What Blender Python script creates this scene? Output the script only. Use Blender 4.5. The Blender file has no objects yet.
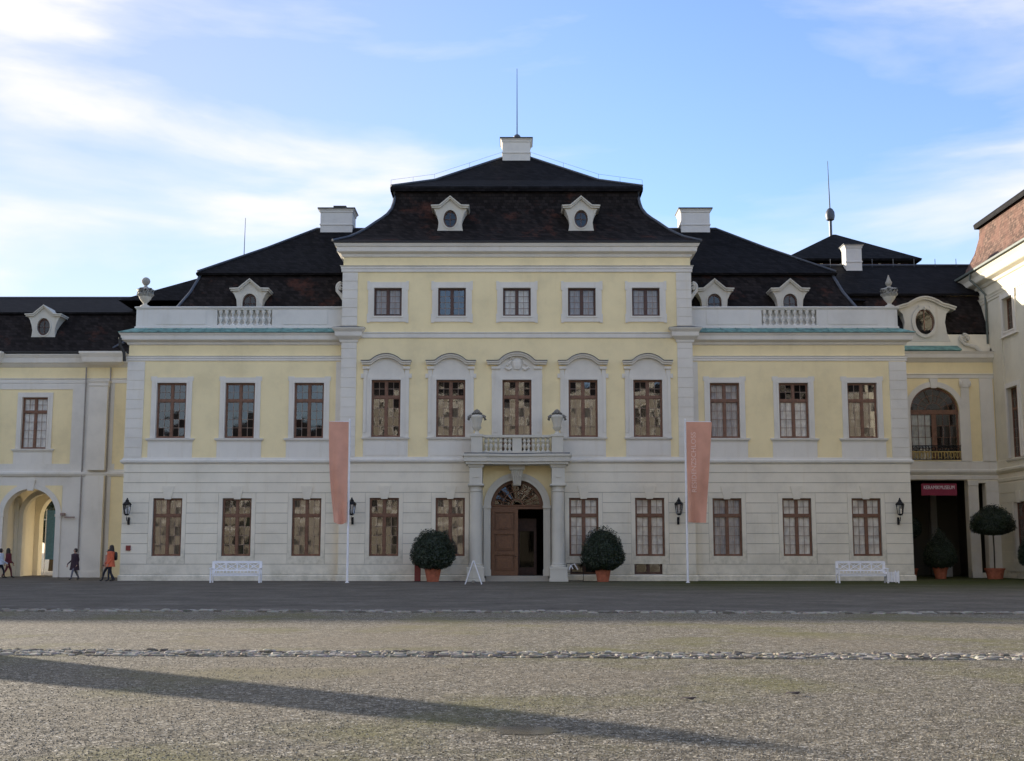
import bpy, math, random
from mathutils import Vector, Matrix, noise
random.seed(7)
R = math.radians
C = bpy.context.scene.collection
scene = bpy.context.scene

# ------------------------------------------------------------------ materials
def new_mat(name):
    m = bpy.data.materials.new(name); m.use_nodes = True
    nt = m.node_tree
    b = nt.nodes['Principled BSDF']
    return m, nt, b

def N(nt, kind, **kw):
    n = nt.nodes.new(kind)
    for k, v in kw.items():
        if k in n.inputs: n.inputs[k].default_value = v
        else: setattr(n, k, v)
    return n

def ramp(nt, stops, interp='LINEAR'):
    n = nt.nodes.new('ShaderNodeValToRGB'); n.color_ramp.interpolation = interp
    el = n.color_ramp.elements
    while len(el) > 1: el.remove(el[-1])
    el[0].position = stops[0][0]; el[0].color = (*stops[0][1], 1)
    for p, c in stops[1:]:
        e = el.new(p); e.color = (*c, 1)
    return n

def mixc(nt, a, b, fac):
    n = nt.nodes.new('ShaderNodeMix'); n.data_type = 'RGBA'
    for sock, v in ((0, fac), (6, a), (7, b)):
        if hasattr(v, 'is_output'): nt.links.new(v, n.inputs[sock])
        else: n.inputs[sock].default_value = v if sock == 0 else (*v, 1)
    return n.outputs[2]

def plaster(name, col, stain=(0.5, 0.46, 0.38), amount=.35, bump=.15, rough=.9, streak=True, foot=False):
    m, nt, b = new_mat(name)
    tc = N(nt, 'ShaderNodeTexCoord')
    big = N(nt, 'ShaderNodeTexNoise', Scale=.45, Detail=6., Roughness=.65)
    nt.links.new(tc.outputs['Object'], big.inputs['Vector'])
    r1 = ramp(nt, [(.35, tuple(c * .90 for c in col)), (.5, col), (.68, tuple(min(1, c * 1.06) for c in col))])
    nt.links.new(big.outputs['Fac'], r1.inputs['Fac'])
    out = r1.outputs['Color']
    if streak:
        mp = N(nt, 'ShaderNodeMapping'); mp.inputs['Scale'].default_value = (2.2, 2.2, .16)
        st = N(nt, 'ShaderNodeTexNoise', Scale=1., Detail=5., Roughness=.7)
        nt.links.new(tc.outputs['Object'], mp.inputs['Vector']); nt.links.new(mp.outputs[0], st.inputs['Vector'])
        r2 = ramp(nt, [(.56, (0, 0, 0)), (.78, (amount,) * 3)])
        nt.links.new(st.outputs['Fac'], r2.inputs['Fac'])
        out = mixc(nt, out, tuple(c * s * 1.6 for c, s in zip(col, stain)), r2.outputs['Color'])
    if foot:
        sz = N(nt, 'ShaderNodeSeparateXYZ'); nt.links.new(tc.outputs['Object'], sz.inputs[0])
        mr = N(nt, 'ShaderNodeMapRange'); mr.inputs['From Min'].default_value = 1.5; mr.inputs['From Max'].default_value = .05; nt.links.new(sz.outputs[2], mr.inputs['Value'])
        fn = N(nt, 'ShaderNodeTexNoise', Scale=1.4, Detail=6., Roughness=.7); nt.links.new(tc.outputs['Object'], fn.inputs['Vector'])
        fr_ = ramp(nt, [(.42, (0, 0, 0)), (.66, (1, 1, 1))]); nt.links.new(fn.outputs['Fac'], fr_.inputs['Fac'])
        mm2 = N(nt, 'ShaderNodeMath', operation='MULTIPLY'); nt.links.new(mr.outputs[0], mm2.inputs[0]); nt.links.new(fr_.outputs['Color'], mm2.inputs[1])
        m3_ = N(nt, 'ShaderNodeMath', operation='MULTIPLY'); m3_.inputs[1].default_value = .55; nt.links.new(mm2.outputs[0], m3_.inputs[0])
        out = mixc(nt, out, (.36, .34, .25), m3_.outputs[0])
    nt.links.new(out, b.inputs['Base Color'])
    b.inputs['Roughness'].default_value = rough
    fine = N(nt, 'ShaderNodeTexNoise', Scale=22., Detail=4.)
    nt.links.new(tc.outputs['Object'], fine.inputs['Vector'])
    bp = N(nt, 'ShaderNodeBump', Strength=bump, Distance=.02)
    nt.links.new(fine.outputs['Fac'], bp.inputs['Height']); nt.links.new(bp.outputs[0], b.inputs['Normal'])
    return m

def simple(name, col, rough=.6, metal=0., var=.12, scale=6., bump=0.):
    m, nt, b = new_mat(name)
    tc = N(nt, 'ShaderNodeTexCoord')
    nz = N(nt, 'ShaderNodeTexNoise', Scale=scale, Detail=5.)
    nt.links.new(tc.outputs['Object'], nz.inputs['Vector'])
    r = ramp(nt, [(.3, tuple(c * (1 - var) for c in col)), (.7, tuple(min(1, c * (1 + var)) for c in col))])
    nt.links.new(nz.outputs['Fac'], r.inputs['Fac']); nt.links.new(r.outputs['Color'], b.inputs['Base Color'])
    b.inputs['Roughness'].default_value = rough; b.inputs['Metallic'].default_value = metal
    if bump:
        bp = N(nt, 'ShaderNodeBump', Strength=bump, Distance=.01)
        nt.links.new(nz.outputs['Fac'], bp.inputs['Height']); nt.links.new(bp.outputs[0], b.inputs['Normal'])
    return m

def tiles(name, base, red, redness=.62, patch=.5):
    m, nt, b = new_mat(name)
    tc = N(nt, 'ShaderNodeTexCoord')
    sep = N(nt, 'ShaderNodeSeparateXYZ'); nt.links.new(tc.outputs['Object'], sep.inputs[0])
    add = N(nt, 'ShaderNodeMath', operation='ADD'); nt.links.new(sep.outputs[0], add.inputs[0]); nt.links.new(sep.outputs[1], add.inputs[1])
    cmb = N(nt, 'ShaderNodeCombineXYZ'); nt.links.new(add.outputs[0], cmb.inputs[0]); nt.links.new(sep.outputs[2], cmb.inputs[1])
    br = N(nt, 'ShaderNodeTexBrick', Scale=1.)
    br.inputs['Brick Width'].default_value = .24; br.inputs['Row Height'].default_value = .19
    br.inputs['Mortar Size'].default_value = .012; br.inputs['Mortar Smooth'].default_value = .6
    br.inputs['Color1'].default_value = (*[c * .55 for c in base], 1); br.inputs['Color2'].default_value = (*[c * 1.5 for c in base], 1)
    br.inputs['Mortar'].default_value = (*[c * .25 for c in base], 1); br.inputs['Bias'].default_value = -.1
    nt.links.new(cmb.outputs[0], br.inputs['Vector'])
    nz = N(nt, 'ShaderNodeTexNoise', Scale=patch, Detail=7., Roughness=.72)
    nt.links.new(tc.outputs['Object'], nz.inputs['Vector'])
    r = ramp(nt, [(redness - .04, (0, 0, 0)), (redness + .1, (.8, .8, .8))])
    nt.links.new(nz.outputs['Fac'], r.inputs['Fac'])
    out = mixc(nt, br.outputs['Color'], red, r.outputs['Color'])
    nt.links.new(out, b.inputs['Base Color']); b.inputs['Roughness'].default_value = .75
    b.inputs['Specular IOR Level'].default_value = .10
    bp = N(nt, 'ShaderNodeBump', Strength=.6, Distance=.04)
    nt.links.new(br.outputs['Fac'], bp.inputs['Height']); bp.invert = True
    nt.links.new(bp.outputs[0], b.inputs['Normal'])
    return m

def glass(name, tint=(.88, .90, .88), refl=.085, wav=.035, rmax=.9):
    m, nt, b = new_mat(name)
    nt.nodes.remove(b); out = nt.nodes['Material Output']
    tr = N(nt, 'ShaderNodeBsdfTransparent'); tr.inputs[0].default_value = (*tint, 1)
    gl = N(nt, 'ShaderNodeBsdfGlossy', Roughness=.03); gl.inputs['Color'].default_value = (.95, .95, .95, 1)
    lw = N(nt, 'ShaderNodeLayerWeight', Blend=.35)
    rr = N(nt, 'ShaderNodeMapRange'); rr.inputs['To Min'].default_value = refl; rr.inputs['To Max'].default_value = rmax
    nt.links.new(lw.outputs['Fresnel'], rr.inputs['Value'])
    mx = N(nt, 'ShaderNodeMixShader')
    nt.links.new(rr.outputs[0], mx.inputs[0]); nt.links.new(tr.outputs[0], mx.inputs[1]); nt.links.new(gl.outputs[0], mx.inputs[2])
    tc = N(nt, 'ShaderNodeTexCoord'); nz = N(nt, 'ShaderNodeTexNoise', Scale=1.3, Detail=2.5)
    nt.links.new(tc.outputs['Object'], nz.inputs['Vector'])
    bp = N(nt, 'ShaderNodeBump', Strength=wav, Distance=.05)
    nt.links.new(nz.outputs['Fac'], bp.inputs['Height']); nt.links.new(bp.outputs[0], gl.inputs['Normal'])
    nt.links.new(mx.outputs[0], out.inputs[0])
    return m

def leafmat(name, cols):
    m, nt, b = new_mat(name)
    g = N(nt, 'ShaderNodeNewGeometry')
    r = ramp(nt, [(0, cols[0]), (.5, cols[1]), (1, cols[2])])
    nt.links.new(g.outputs['Random Per Island'], r.inputs['Fac']); nt.links.new(r.outputs['Color'], b.inputs['Base Color'])
    b.inputs['Roughness'].default_value = .45
    return m

YEL = (.92, .775, .46); GREY = (.765, .725, .645); CREAM = (.84, .775, .635)
M = {}
M['yellow'] = plaster('yellow_plaster', YEL, amount=.28)
M['opp_dark'] = simple('dusty_glazing', (.045, .038, .031), .8, 0, .4, .6)
M['opp'] = plaster('ochre_render', (.34, .295, .23), amount=.4)
M['arcade'] = plaster('arcade_plaster', (.84, .77, .61), amount=.2)
M['grey'] = plaster('grey_trim', GREY, amount=.36)
M['cream'] = plaster('cream_stucco', CREAM, amount=.42, bump=.25, foot=True)
M['joint'] = plaster('stucco_joint', (.44, .42, .37), streak=False)
M['stone'] = plaster('pale_stone', (.62, .59, .51), amount=.6, bump=.3)
M['white'] = plaster('white_render', (.72, .70, .65), amount=.4)
M['darkstone'] = plaster('blackened_stone', (.20, .19, .17), amount=.8, bump=.6)
M['oldstone'] = plaster('weathered_stone', (.38, .37, .33), stain=(.25, .24, .22), amount=.8, bump=.6)
M['side'] = plaster('side_range_render', (.74, .69, .55), amount=.3)
M['step'] = plaster('step_stone', (.34, .31, .26), amount=.5)
M['roof'] = tiles('dark_roof_tiles', (.021, .017, .016), (.095, .038, .026), .60, .55)
M['roof_upper'] = tiles('black_roof_tiles', (.011, .010, .011), (.05, .022, .02), .72)
M['roof_red'] = tiles('red_roof_tiles', (.15, .095, .072), (.19, .10, .075), .52)
M['lead'] = simple('lead_sheet', (.07, .08, .10), .5, .2, .2)
M['copper'] = simple('green_copper', (.13, .27, .245), .65, 0, .4, 3.)
M['gutter'] = simple('dark_gutter', (.035, .035, .035), .5, .4)
M['gutter_green'] = simple('weathered_gutter', (.12, .14, .12), .6, 0, .2)
M['wood'] = simple('redbrown_window_wood', (.185, .088, .05), .5, 0, .3, 5.)
M['wood_dark'] = simple('dark_window_wood', (.085, .038, .026), .5, 0, .3, 5.)
M['bar'] = simple('glazing_bar', (.27, .19, .145), .5)
M['bar_pale'] = simple('pale_glazing_bar', (.30, .25, .21), .5)
M['glass'] = glass('old_window_glass')
M['glass_clear'] = glass('clear_window_glass', (.96, .96, .95), .02, .03, .4)
M['glass_dull'] = glass('dull_window_glass', (.6, .6, .6), .03, .05, .6)
M['glass_in'] = glass('inner_door_glass', (.35, .35, .32), .004, .0, .2)
M['curtain'] = simple('white_curtain', (.88, .82, .77), .9, 0, .2, 3.)
M['curtain_tan_reflection'] = simple('tan_blind_reflection', (.24, .19, .145), .9, 0, .25, 2.)  # tan blind; at left and centre its colour stands in for warm reflections
M['curtain_grey'] = simple('grey_blind', (.50, .47, .47), .9, 0, .2, 3.)
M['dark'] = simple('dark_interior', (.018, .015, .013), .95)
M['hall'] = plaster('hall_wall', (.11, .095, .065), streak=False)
M['door'] = simple('oak_door', (.145, .062, .026), .45, 0, .18, 9., .1)
M['iron'] = simple('black_iron', (.015, .015, .016), .45, .5)
M['gilt'] = simple('gilt_iron', (.50, .36, .12), .5, .2)
M['lampglass'] = glass('lantern_glass', (.9, .92, .95), .12, .02)
M['paint_white'] = simple('white_paint', (.90, .90, .93), .45, 0, .05)
M['banner'] = simple('orange_pink_cloth', (.72, .37, .26), .85, 0, .08, 1.5)
M['banner_text'] = simple('white_print', (.84, .60, .50), .85)
M['sign_red'] = simple('crimson_cloth', (.30, .035, .07), .8)
M['post_red'] = simple('dark_red_paint', (.22, .03, .025), .5)
M['terra'] = simple('terracotta', (.42, .13, .07), .8, 0, .25, 5., .2)
M['soil'] = simple('soil', (.03, .02, .015), .95)
M['bark'] = simple('bark', (.06, .045, .03), .9, 0, .3, 9., .5)
M['leaf'] = leafmat('dark_evergreen_leaf', [(.006, .014, .006), (.011, .024, .009), (.024, .043, .015)])
M['leaf_core'] = simple('twig_core', (.012, .018, .008), .95)
M['skin'] = simple('skin', (.50, .30, .21), .6)
M['hair'] = simple('dark_hair', (.018, .012, .010), .6)
M['cloth_dark'] = simple('dark_plum_coat', (.035, .018, .028), .85)
M['cloth_orange'] = simple('orange_jacket', (.62, .13, .055), .8)
M['jeans'] = simple('dark_jeans', (.022, .026, .040), .85)
M['jeans_light'] = simple('grey_leggings', (.13, .13, .16), .85)
M['cloth_white'] = simple('pale_blue_jacket', (.50, .56, .68), .8)
M['cloth_red'] = simple('dark_red_trousers', (.13, .022, .035), .8)
M['boot'] = simple('black_boots', (.012, .011, .012), .5)
M['bracket'] = simple('faded_bracket', (.28, .20, .17), .7)
M['cloth_salmon'] = simple('salmon_top', (.42, .20, .15), .8)
M['pipe'] = simple('brown_pipe', (.34, .31, .28), .6)
M['teal'] = simple('teal_banner_cloth', (.13, .30, .50), .8)
M['leafdead'] = simple('dead_leaf', (.04, .025, .02), .8)

# ------------------------------------------------------------------ mesh builder
class MB:
    def __init__(s): s.v = []; s.f = []; s.m = []
    def add(s, vs, fs, mat=0):
        o = len(s.v); s.v += [tuple(v) for v in vs]
        for f in fs: s.f.append(tuple(o + i for i in f)); s.m.append(mat)
    def quad(s, a, b, c, d, mat=0): s.add([a, b, c, d], [(0, 1, 2, 3)], mat)
    def box(s, x0, x1, y0, y1, z0, z1, mat=0):
        vs = [(x, y, z) for z in (z0, z1) for y in (y0, y1) for x in (x0, x1)]
        s.add(vs, [(0, 2, 3, 1), (4, 5, 7, 6), (0, 1, 5, 4), (2, 6, 7, 3), (0, 4, 6, 2), (1, 3, 7, 5)], mat)
    def prism(s, poly, y0, y1, mat=0):          # polygon in x,z (counter-clockwise seen from -Y) extruded along Y
        n = len(poly)
        vs = [(x, y0, z) for x, z in poly] + [(x, y1, z) for x, z in poly]
        fs = [tuple(range(n)), tuple(range(2 * n - 1, n - 1, -1))]
        fs += [(i, n + i, n + (i + 1) % n, (i + 1) % n) for i in range(n)]
        s.add(vs, fs, mat)
    def prism_z(s, poly, z0, z1, mat=0):
        n = len(poly)
        vs = [(x, y, z0) for x, y in poly] + [(x, y, z1) for x, y in poly]
        fs = [tuple(range(n - 1, -1, -1)), tuple(range(n, 2 * n))]
        fs += [(i, (i + 1) % n, n + (i + 1) % n, n + i) for i in range(n)]
        s.add(vs, fs, mat)
    def ribbon(s, path, th, y0, y1, mat=0):      # band of thickness th (upwards) along an x,z path, quads only
        up = []
        for i, p in enumerate(path):
            a = path[max(i - 1, 0)]; b = path[min(i + 1, len(path) - 1)]
            dx, dz = b[0] - a[0], b[1] - a[1]; L = math.hypot(dx, dz) or 1
            up.append((p[0] - dz / L * th, p[1] + dx / L * th))
        n = len(path)
        vs = [(x, y, z) for y in (y0, y1) for x, z in path] + [(x, y, z) for y in (y0, y1) for x, z in up]
        fs = []
        for i in range(n - 1):
            a, b, c, d = i, i + 1, 2 * n + i + 1, 2 * n + i          # front
            fs += [(a, b, c, d), (n + i + 1, n + i, 3 * n + i, 3 * n + i + 1), (a, n + a, n + b, b), (d, c, 3 * n + i + 1, 3 * n + i)]
        fs += [(0, 2 * n, 3 * n, n), (n - 1, 2 * n - 1, 4 * n - 1, 3 * n - 1)]
        s.add(vs, fs, mat)
    def lathe(s, prof, cx=0, cy=0, cz=0, n=16, mat=0, sx=1, sy=1, a0=0, a1=2 * math.pi):
        full = abs(a1 - a0 - 2 * math.pi) < 1e-6
        k = n if full else n + 1
        vs = [(cx + r * sx * math.cos(a0 + (a1 - a0) * i / n), cy + r * sy * math.sin(a0 + (a1 - a0) * i / n), cz + z) for r, z in prof for i in range(k)]
        fs = []
        for j in range(len(prof) - 1):
            for i in range(n):
                i2 = (i + 1) % k
                fs.append((j * k + i, j * k + i2, (j + 1) * k + i2, (j + 1) * k + i))
        if full:
            fs.append(tuple(range(k - 1, -1, -1))); fs.append(tuple(range((len(prof) - 1) * k, len(prof) * k)))
        s.add(vs, fs, mat)
    def tube(s, pts, r, n=8, mat=0):
        pts = [Vector(p) for p in pts]; rs = r if isinstance(r, (list, tuple)) else [r] * len(pts)
        vs = []; ref = None
        for i, p in enumerate(pts):
            d = (pts[min(i + 1, len(pts) - 1)] - pts[max(i - 1, 0)]).normalized()
            if ref is None: ref = Vector((0, 0, 1)) if abs(d.z) < .9 else Vector((1, 0, 0))
            u = d.cross(ref).normalized(); w = d.cross(u).normalized()
            for k in range(n):
                a = 2 * math.pi * k / n
                vs.append(p + (u * math.cos(a) + w * math.sin(a)) * rs[i])
        fs = [(j * n + i, j * n + (i + 1) % n, (j + 1) * n + (i + 1) % n, (j + 1) * n + i) for j in range(len(pts) - 1) for i in range(n)]
        fs += [tuple(range(n)), tuple(range(len(vs) - 1, len(vs) - n - 1, -1))]
        s.add(vs, fs, mat)
    def mould(s, x0, x1, yf, prof, yb=None, mat=0, ends=(1, 1)):   # profile of (projection, z), with returns at both ends
        yb = yf + .3 if yb is None else yb
        rings = []
        for p, z in prof:
            l = x0 - (p if ends[0] else 0); r = x1 + (p if ends[1] else 0)
            rings.append([(l, yb, z), (l, yf - p, z), (r, yf - p, z), (r, yb, z)])
        vs = [v for rg in rings for v in rg]; fs = []
        for j in range(len(prof) - 1):
            for i in range(3): fs.append((j * 4 + i, j * 4 + i + 1, (j + 1) * 4 + i + 1, (j + 1) * 4 + i))
        fs.append((3, 2, 1, 0)); q = (len(prof) - 1) * 4; fs.append((q, q + 1, q + 2, q + 3))
        s.add(vs, fs, mat)
    def rings(s, rgs, mat=0, cap=True):
        n = len(rgs[0]); vs = [v for r in rgs for v in r]
        fs = [(j * n + i, j * n + (i + 1) % n, (j + 1) * n + (i + 1) % n, (j + 1) * n + i) for j in range(len(rgs) - 1) for i in range(n)]
        if cap: fs.append(tuple(range((len(rgs) - 1) * n, len(rgs) * n)))
        s.add(vs, fs, mat)
    def wall(s, x0, x1, z0, z1, holes, yf, depth, mat=0, rmat=None):
        rmat = mat if rmat is None else rmat
        hs = [(max(a, x0), min(b, x1), max(c, z0), min(d, z1)) for a, b, c, d in holes if a < x1 and b > x0 and c < z1 and d > z0]
        xs = sorted({x0, x1, *[h[0] for h in hs], *[h[1] for h in hs]}); zs = sorted({z0, z1, *[h[2] for h in hs], *[h[3] for h in hs]})
        for i in range(len(xs) - 1):
            for j in range(len(zs) - 1):
                mx, mz = (xs[i] + xs[i + 1]) / 2, (zs[j] + zs[j + 1]) / 2
                if any(h[0] < mx < h[1] and h[2] < mz < h[3] for h in hs): continue
                s.quad((xs[i], yf, zs[j]), (xs[i + 1], yf, zs[j]), (xs[i + 1], yf, zs[j + 1]), (xs[i], yf, zs[j + 1]), mat)
        yb = yf + depth
        for a, b, c, d in hs:
            s.quad((a, yf, c), (a, yf, d), (a, yb, d), (a, yb, c), rmat); s.quad((b, yf, d), (b, yf, c), (b, yb, c), (b, yb, d), rmat)
            if c > z0 + 1e-4: s.quad((b, yf, c), (a, yf, c), (a, yb, c), (b, yb, c), rmat)
            if d < z1 - 1e-4: s.quad((a, yf, d), (b, yf, d), (b, yb, d), (a, yb, d), rmat)
    def courses(s, x0, x1, zs, holes, yf, th=.035, gap=.028, mat=0, margin=0., back=.06):
        for z0, z1 in zip(zs[:-1], zs[1:]):
            zc = (z0 + z1) / 2
            cut = sorted((a - margin, b + margin) for a, b, c, d in holes if c - margin * .8 < zc < d + margin * .2)
            x = x0
            for a, b in cut + [(x1, x1)]:
                a2 = min(a, x1)
                if a2 - x > .06: s.box(x, a2, yf - th, yf + back, z0 + gap / 2, z1 - gap / 2, mat)
                x = max(x, b)
    def arch_fill(s, cx, r, zs, yf, depth, mat=0, n=20):             # closes the corners of a square hole to a round arch
        top = zs + r
        pts = [(cx + r * math.cos(math.pi * i / n), zs + r * math.sin(math.pi * i / n)) for i in range(n + 1)]
        for i in range(n):
            p, q = pts[i], pts[i + 1]
            s.quad((p[0], yf, p[1]), (p[0], yf, top), (q[0], yf, top), (q[0], yf, q[1]), mat)
            s.quad((p[0], yf, p[1]), (q[0], yf, q[1]), (q[0], yf + depth, q[1]), (p[0], yf + depth, p[1]), mat)
    def arch_band(s, cx, zs, r0, r1, y0, y1, z_base=None, mat=0, n=24):
        pts = [math.pi * i / n for i in range(n + 1)]
        ins = [(cx + r0 * math.cos(a), zs + r0 * math.sin(a)) for a in pts]; out = [(cx + r1 * math.cos(a), zs + r1 * math.sin(a)) for a in pts]
        if z_base is not None:
            ins = [(cx + r0, z_base)] + ins + [(cx - r0, z_base)]; out = [(cx + r1, z_base)] + out + [(cx - r1, z_base)]
        k = len(ins)
        vs = [(x, y, z) for y in (y0, y1) for x, z in ins] + [(x, y, z) for y in (y0, y1) for x, z in out]
        fs = []
        for i in range(k - 1):
            fs += [(i, 2 * k + i, 2 * k + i + 1, i + 1), (2 * k + i, 3 * k + i, 3 * k + i + 1, 2 * k + i + 1), (i + 1, k + i + 1, k + i, i)]
        s.add(vs, fs, mat)
    def holed_plate(s, outline, hole, c, y0, depth, mat=0, rim_back=None):
        # plate in x,z with a hole; both star-shaped about c
        def ray(poly, a):
            dx, dz = math.cos(a), math.sin(a); best = None
            for i in range(len(poly)):
                (x1, z1), (x2, z2) = poly[i], poly[(i + 1) % len(poly)]
                x1 -= c[0]; x2 -= c[0]; z1 -= c[1]; z2 -= c[1]
                ex, ez = x2 - x1, z2 - z1; den = dx * ez - dz * ex
                if abs(den) < 1e-9: continue
                t = (x1 * ez - z1 * ex) / den; u = (x1 * dz - z1 * dx) / den
                if t > 0 and -1e-6 <= u <= 1 + 1e-6 and (best is None or t > best): best = t
            return (c[0] + dx * best, c[1] + dz * best)
        ang = sorted({round(math.atan2(z - c[1], x - c[0]), 5) for x, z in outline} | {round(-math.pi + .001 + 2 * math.pi * i / 32, 5) for i in range(32)})
        o = [ray(outline, a) for a in ang]; h = [ray(hole, a) for a in ang]; n = len(ang)
        for i in range(n):
            j = (i + 1) % n
            s.quad((h[i][0], y0, h[i][1]), (o[i][0], y0, o[i][1]), (o[j][0], y0, o[j][1]), (h[j][0], y0, h[j][1]), mat)
            s.quad((h[j][0], y0, h[j][1]), (h[j][0], y0 + .18, h[j][1]), (h[i][0], y0 + .18, h[i][1]), (h[i][0], y0, h[i][1]), mat)
            s.quad((o[i][0], y0, o[i][1]), (o[i][0], y0 + depth, o[i][1]), (o[j][0], y0 + depth, o[j][1]), (o[j][0], y0, o[j][1]), mat)
    def build(s, name, mats, parent=None, loc=(0, 0, 0), smooth=None, rotz=0):
        me = bpy.data.meshes.new(name); me.from_pydata(s.v, [], s.f)
        if not isinstance(mats, (list, tuple)): mats = [mats]
        for m in mats: me.materials.append(m)
        me.polygons.foreach_set('material_index', s.m); me.update()
        import bmesh
        if smooth is not None:
            bm = bmesh.new(); bm.from_mesh(me); bmesh.ops.remove_doubles(bm, verts=bm.verts, dist=1e-5); bmesh.ops.recalc_face_normals(bm, faces=bm.faces)
            bm.to_mesh(me); bm.free()
            me.shade_smooth(); me.set_sharp_from_angle(angle=R(smooth))
        return link(name, me, parent, loc, rotz)

def link(name, me, parent=None, loc=(0, 0, 0), rotz=0):
    o = bpy.data.objects.new(name, me); C.objects.link(o)
    o.location = loc; o.rotation_euler.z = rotz
    if parent: o.parent = parent
    return o

def thing(name, label, cat, loc=(0, 0, 0), rotz=0, group=None):
    o = bpy.data.objects.new(name, None); C.objects.link(o); o.empty_display_size = .2
    o.location = loc; o.rotation_euler = (0, 0, rotz); o['label'] = label; o['category'] = cat
    if group: o['group'] = group
    return o

def tag(o, label, cat, group=None):
    o['label'] = label; o['category'] = cat
    if group: o['group'] = group
    return o

def copy_tree(o, loc, label, rotz=None):
    r = o.copy(); C.objects.link(r); r.location = loc; r['label'] = label
    if rotz is not None: r.rotation_euler.z = rotz
    for ch in list(o.children):
        c = ch.copy(); C.objects.link(c); c.parent = r
        for g in ch.children:
            d = g.copy(); C.objects.link(d); d.parent = c
    return r

def text_mesh(body, size, extrude, mat, parent, loc, rot, scale, align='LEFT'):
    cv = bpy.data.curves.new('lettering', 'FONT'); cv.body = body; cv.size = size; cv.extrude = extrude; cv.align_x = align
    o = bpy.data.objects.new('lettering', cv); C.objects.link(o)
    dg = bpy.context.evaluated_depsgraph_get(); dg.update()
    me = bpy.data.meshes.new_from_object(o.evaluated_get(dg)); me.name = 'lettering'; bpy.data.objects.remove(o)
    me.materials.clear(); me.materials.append(mat)
    o = link('lettering', me, parent, loc); o.rotation_euler = rot; o.scale = scale; return o

def structure(o): o['kind'] = 'structure'; return o
def ell(cx, cz, rx, rz, n=32): return [(cx + rx * math.cos(2 * math.pi * i / n), cz + rz * math.sin(2 * math.pi * i / n)) for i in range(n)]
def arr(a, b, n): return [a + (b - a) * i / n for i in range(n + 1)]

# ------------------------------------------------------------------ windows
def window_frame(half, h, transom, rl, ru, cols=2, fr=.075):
    """timber frame in local x, z (0..h); returns frame builder and the list of lights"""
    w, g = MB(), []
    D = .09
    w.box(-half, -half + fr, 0, D, 0, h); w.box(half - fr, half, 0, D, 0, h)
    w.box(-half + fr, half - fr, 0, D, 0, fr); w.box(-half + fr, half - fr, 0, D, h - fr, h)
    zones = []
    if transom:
        zt = h * transom
        w.box(-half + fr, half - fr, -.02, D + .01, zt - .065, zt + .065)
        zones = [(fr, zt - .065, rl), (zt + .065, h - fr, ru)]
    else: zones = [(fr, h - fr, rl)]
    for z0, z1, rows in zones:
        w.box(-.06, .06, -.015, D + .005, z0, z1)
        for x0, x1 in ((-half + fr, -.06), (.06, half - fr)):
            sf = .035
            w.box(x0, x0 + sf, .015, D - .015, z0, z1); w.box(x1 - sf, x1, .015, D - .015, z0, z1)
            w.box(x0 + sf, x1 - sf, .015, D - .015, z0, z0 + sf); w.box(x0 + sf, x1 - sf, .015, D - .015, z1 - sf, z1)
            xs = arr(x0 + sf, x1 - sf, cols); zs = arr(z0 + sf, z1 - sf, rows); b = .012
            for x in xs[1:-1]: w.box(x - b, x + b, .02, .055, z0 + sf, z1 - sf, 1)
            for z in zs[1:-1]:
                for xa, xb in zip(xs[:-1], xs[1:]): w.box(xa + (b if xa > xs[0] else 0), xb - (b if xb < xs[-1] else 0), .02, .055, z - b, z + b, 1)
            g += [(xs[i], xs[i + 1], zs[j], zs[j + 1]) for i in range(cols) for j in range(rows)]
    return w, g

def pane_mesh(lights, tilt=.005):
    p = MB()
    for x0, x1, z0, z1 in lights:
        a, b = random.gauss(0, tilt), random.gauss(0, tilt)
        cx, cz = (x0 + x1) / 2, (z0 + z1) / 2; y = .04
        q = [(x, y + (x - cx) * a + (z - cz) * b, z) for x, z in ((x0, z0), (x1, z0), (x1, z1), (x0, z1))]
        p.add(q, [(0, 1, 2, 3)])
    for z in sorted({l[2] for l in lights}): p.quad((-.1, .04, z), (.1, .04, z), (.1, .04, z + .1), (-.1, .04, z + .1))   # tongue inside the mullion
    return p

FR = {}
def frame_kind(key, half, h, transom, rl, ru, wood, bar, cols=2):
    w, g = window_frame(half, h, transom, rl, ru, cols)
    me = bpy.data.meshes.new('window_frame'); me.from_pydata(w.v, [], w.f)
    me.materials.append(wood); me.materials.append(bar); me.polygons.foreach_set('material_index', w.m); me.update()
    FR[key] = (me, g, half, h)
frame_kind('attic', .77, 1.58, None, 4, 0, M['wood_dark'], M['bar'])
frame_kind('noble', .80, 3.15, .70, 4, 2, M['wood'], M['bar'])
frame_kind('noble_wing', .82, 3.06, .68, 4, 2, M['wood'], M['bar'])
frame_kind('ground', .795, 3.13, .70, 4, 2, M['wood'], M['bar'])
frame_kind('cellar', .755, .68, None, 1, 0, M['wood_dark'], M['bar'], 1)
frame_kind('gallery', .80, 3.22, .72, 4, 2, M['wood'], M['bar'])
CASE = {}
def curtain_mesh(half, h, z0, z1, gap=0.):
    c = MB(); n = 28
    for x0, x1 in (((-half + .06, -gap), (gap, half - .06)) if gap else ((-half + .06, half - .06),)):
        xs = arr(x0, x1, n); ys = [.13 + .018 * math.sin(i * 1.9) + random.uniform(-.008, .008) for i in range(n + 1)]
        for i in range(n): c.quad((xs[i], ys[i], z0), (xs[i + 1], ys[i + 1], z0), (xs[i + 1], ys[i + 1], z1), (xs[i], ys[i], z1))
    return c

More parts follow.
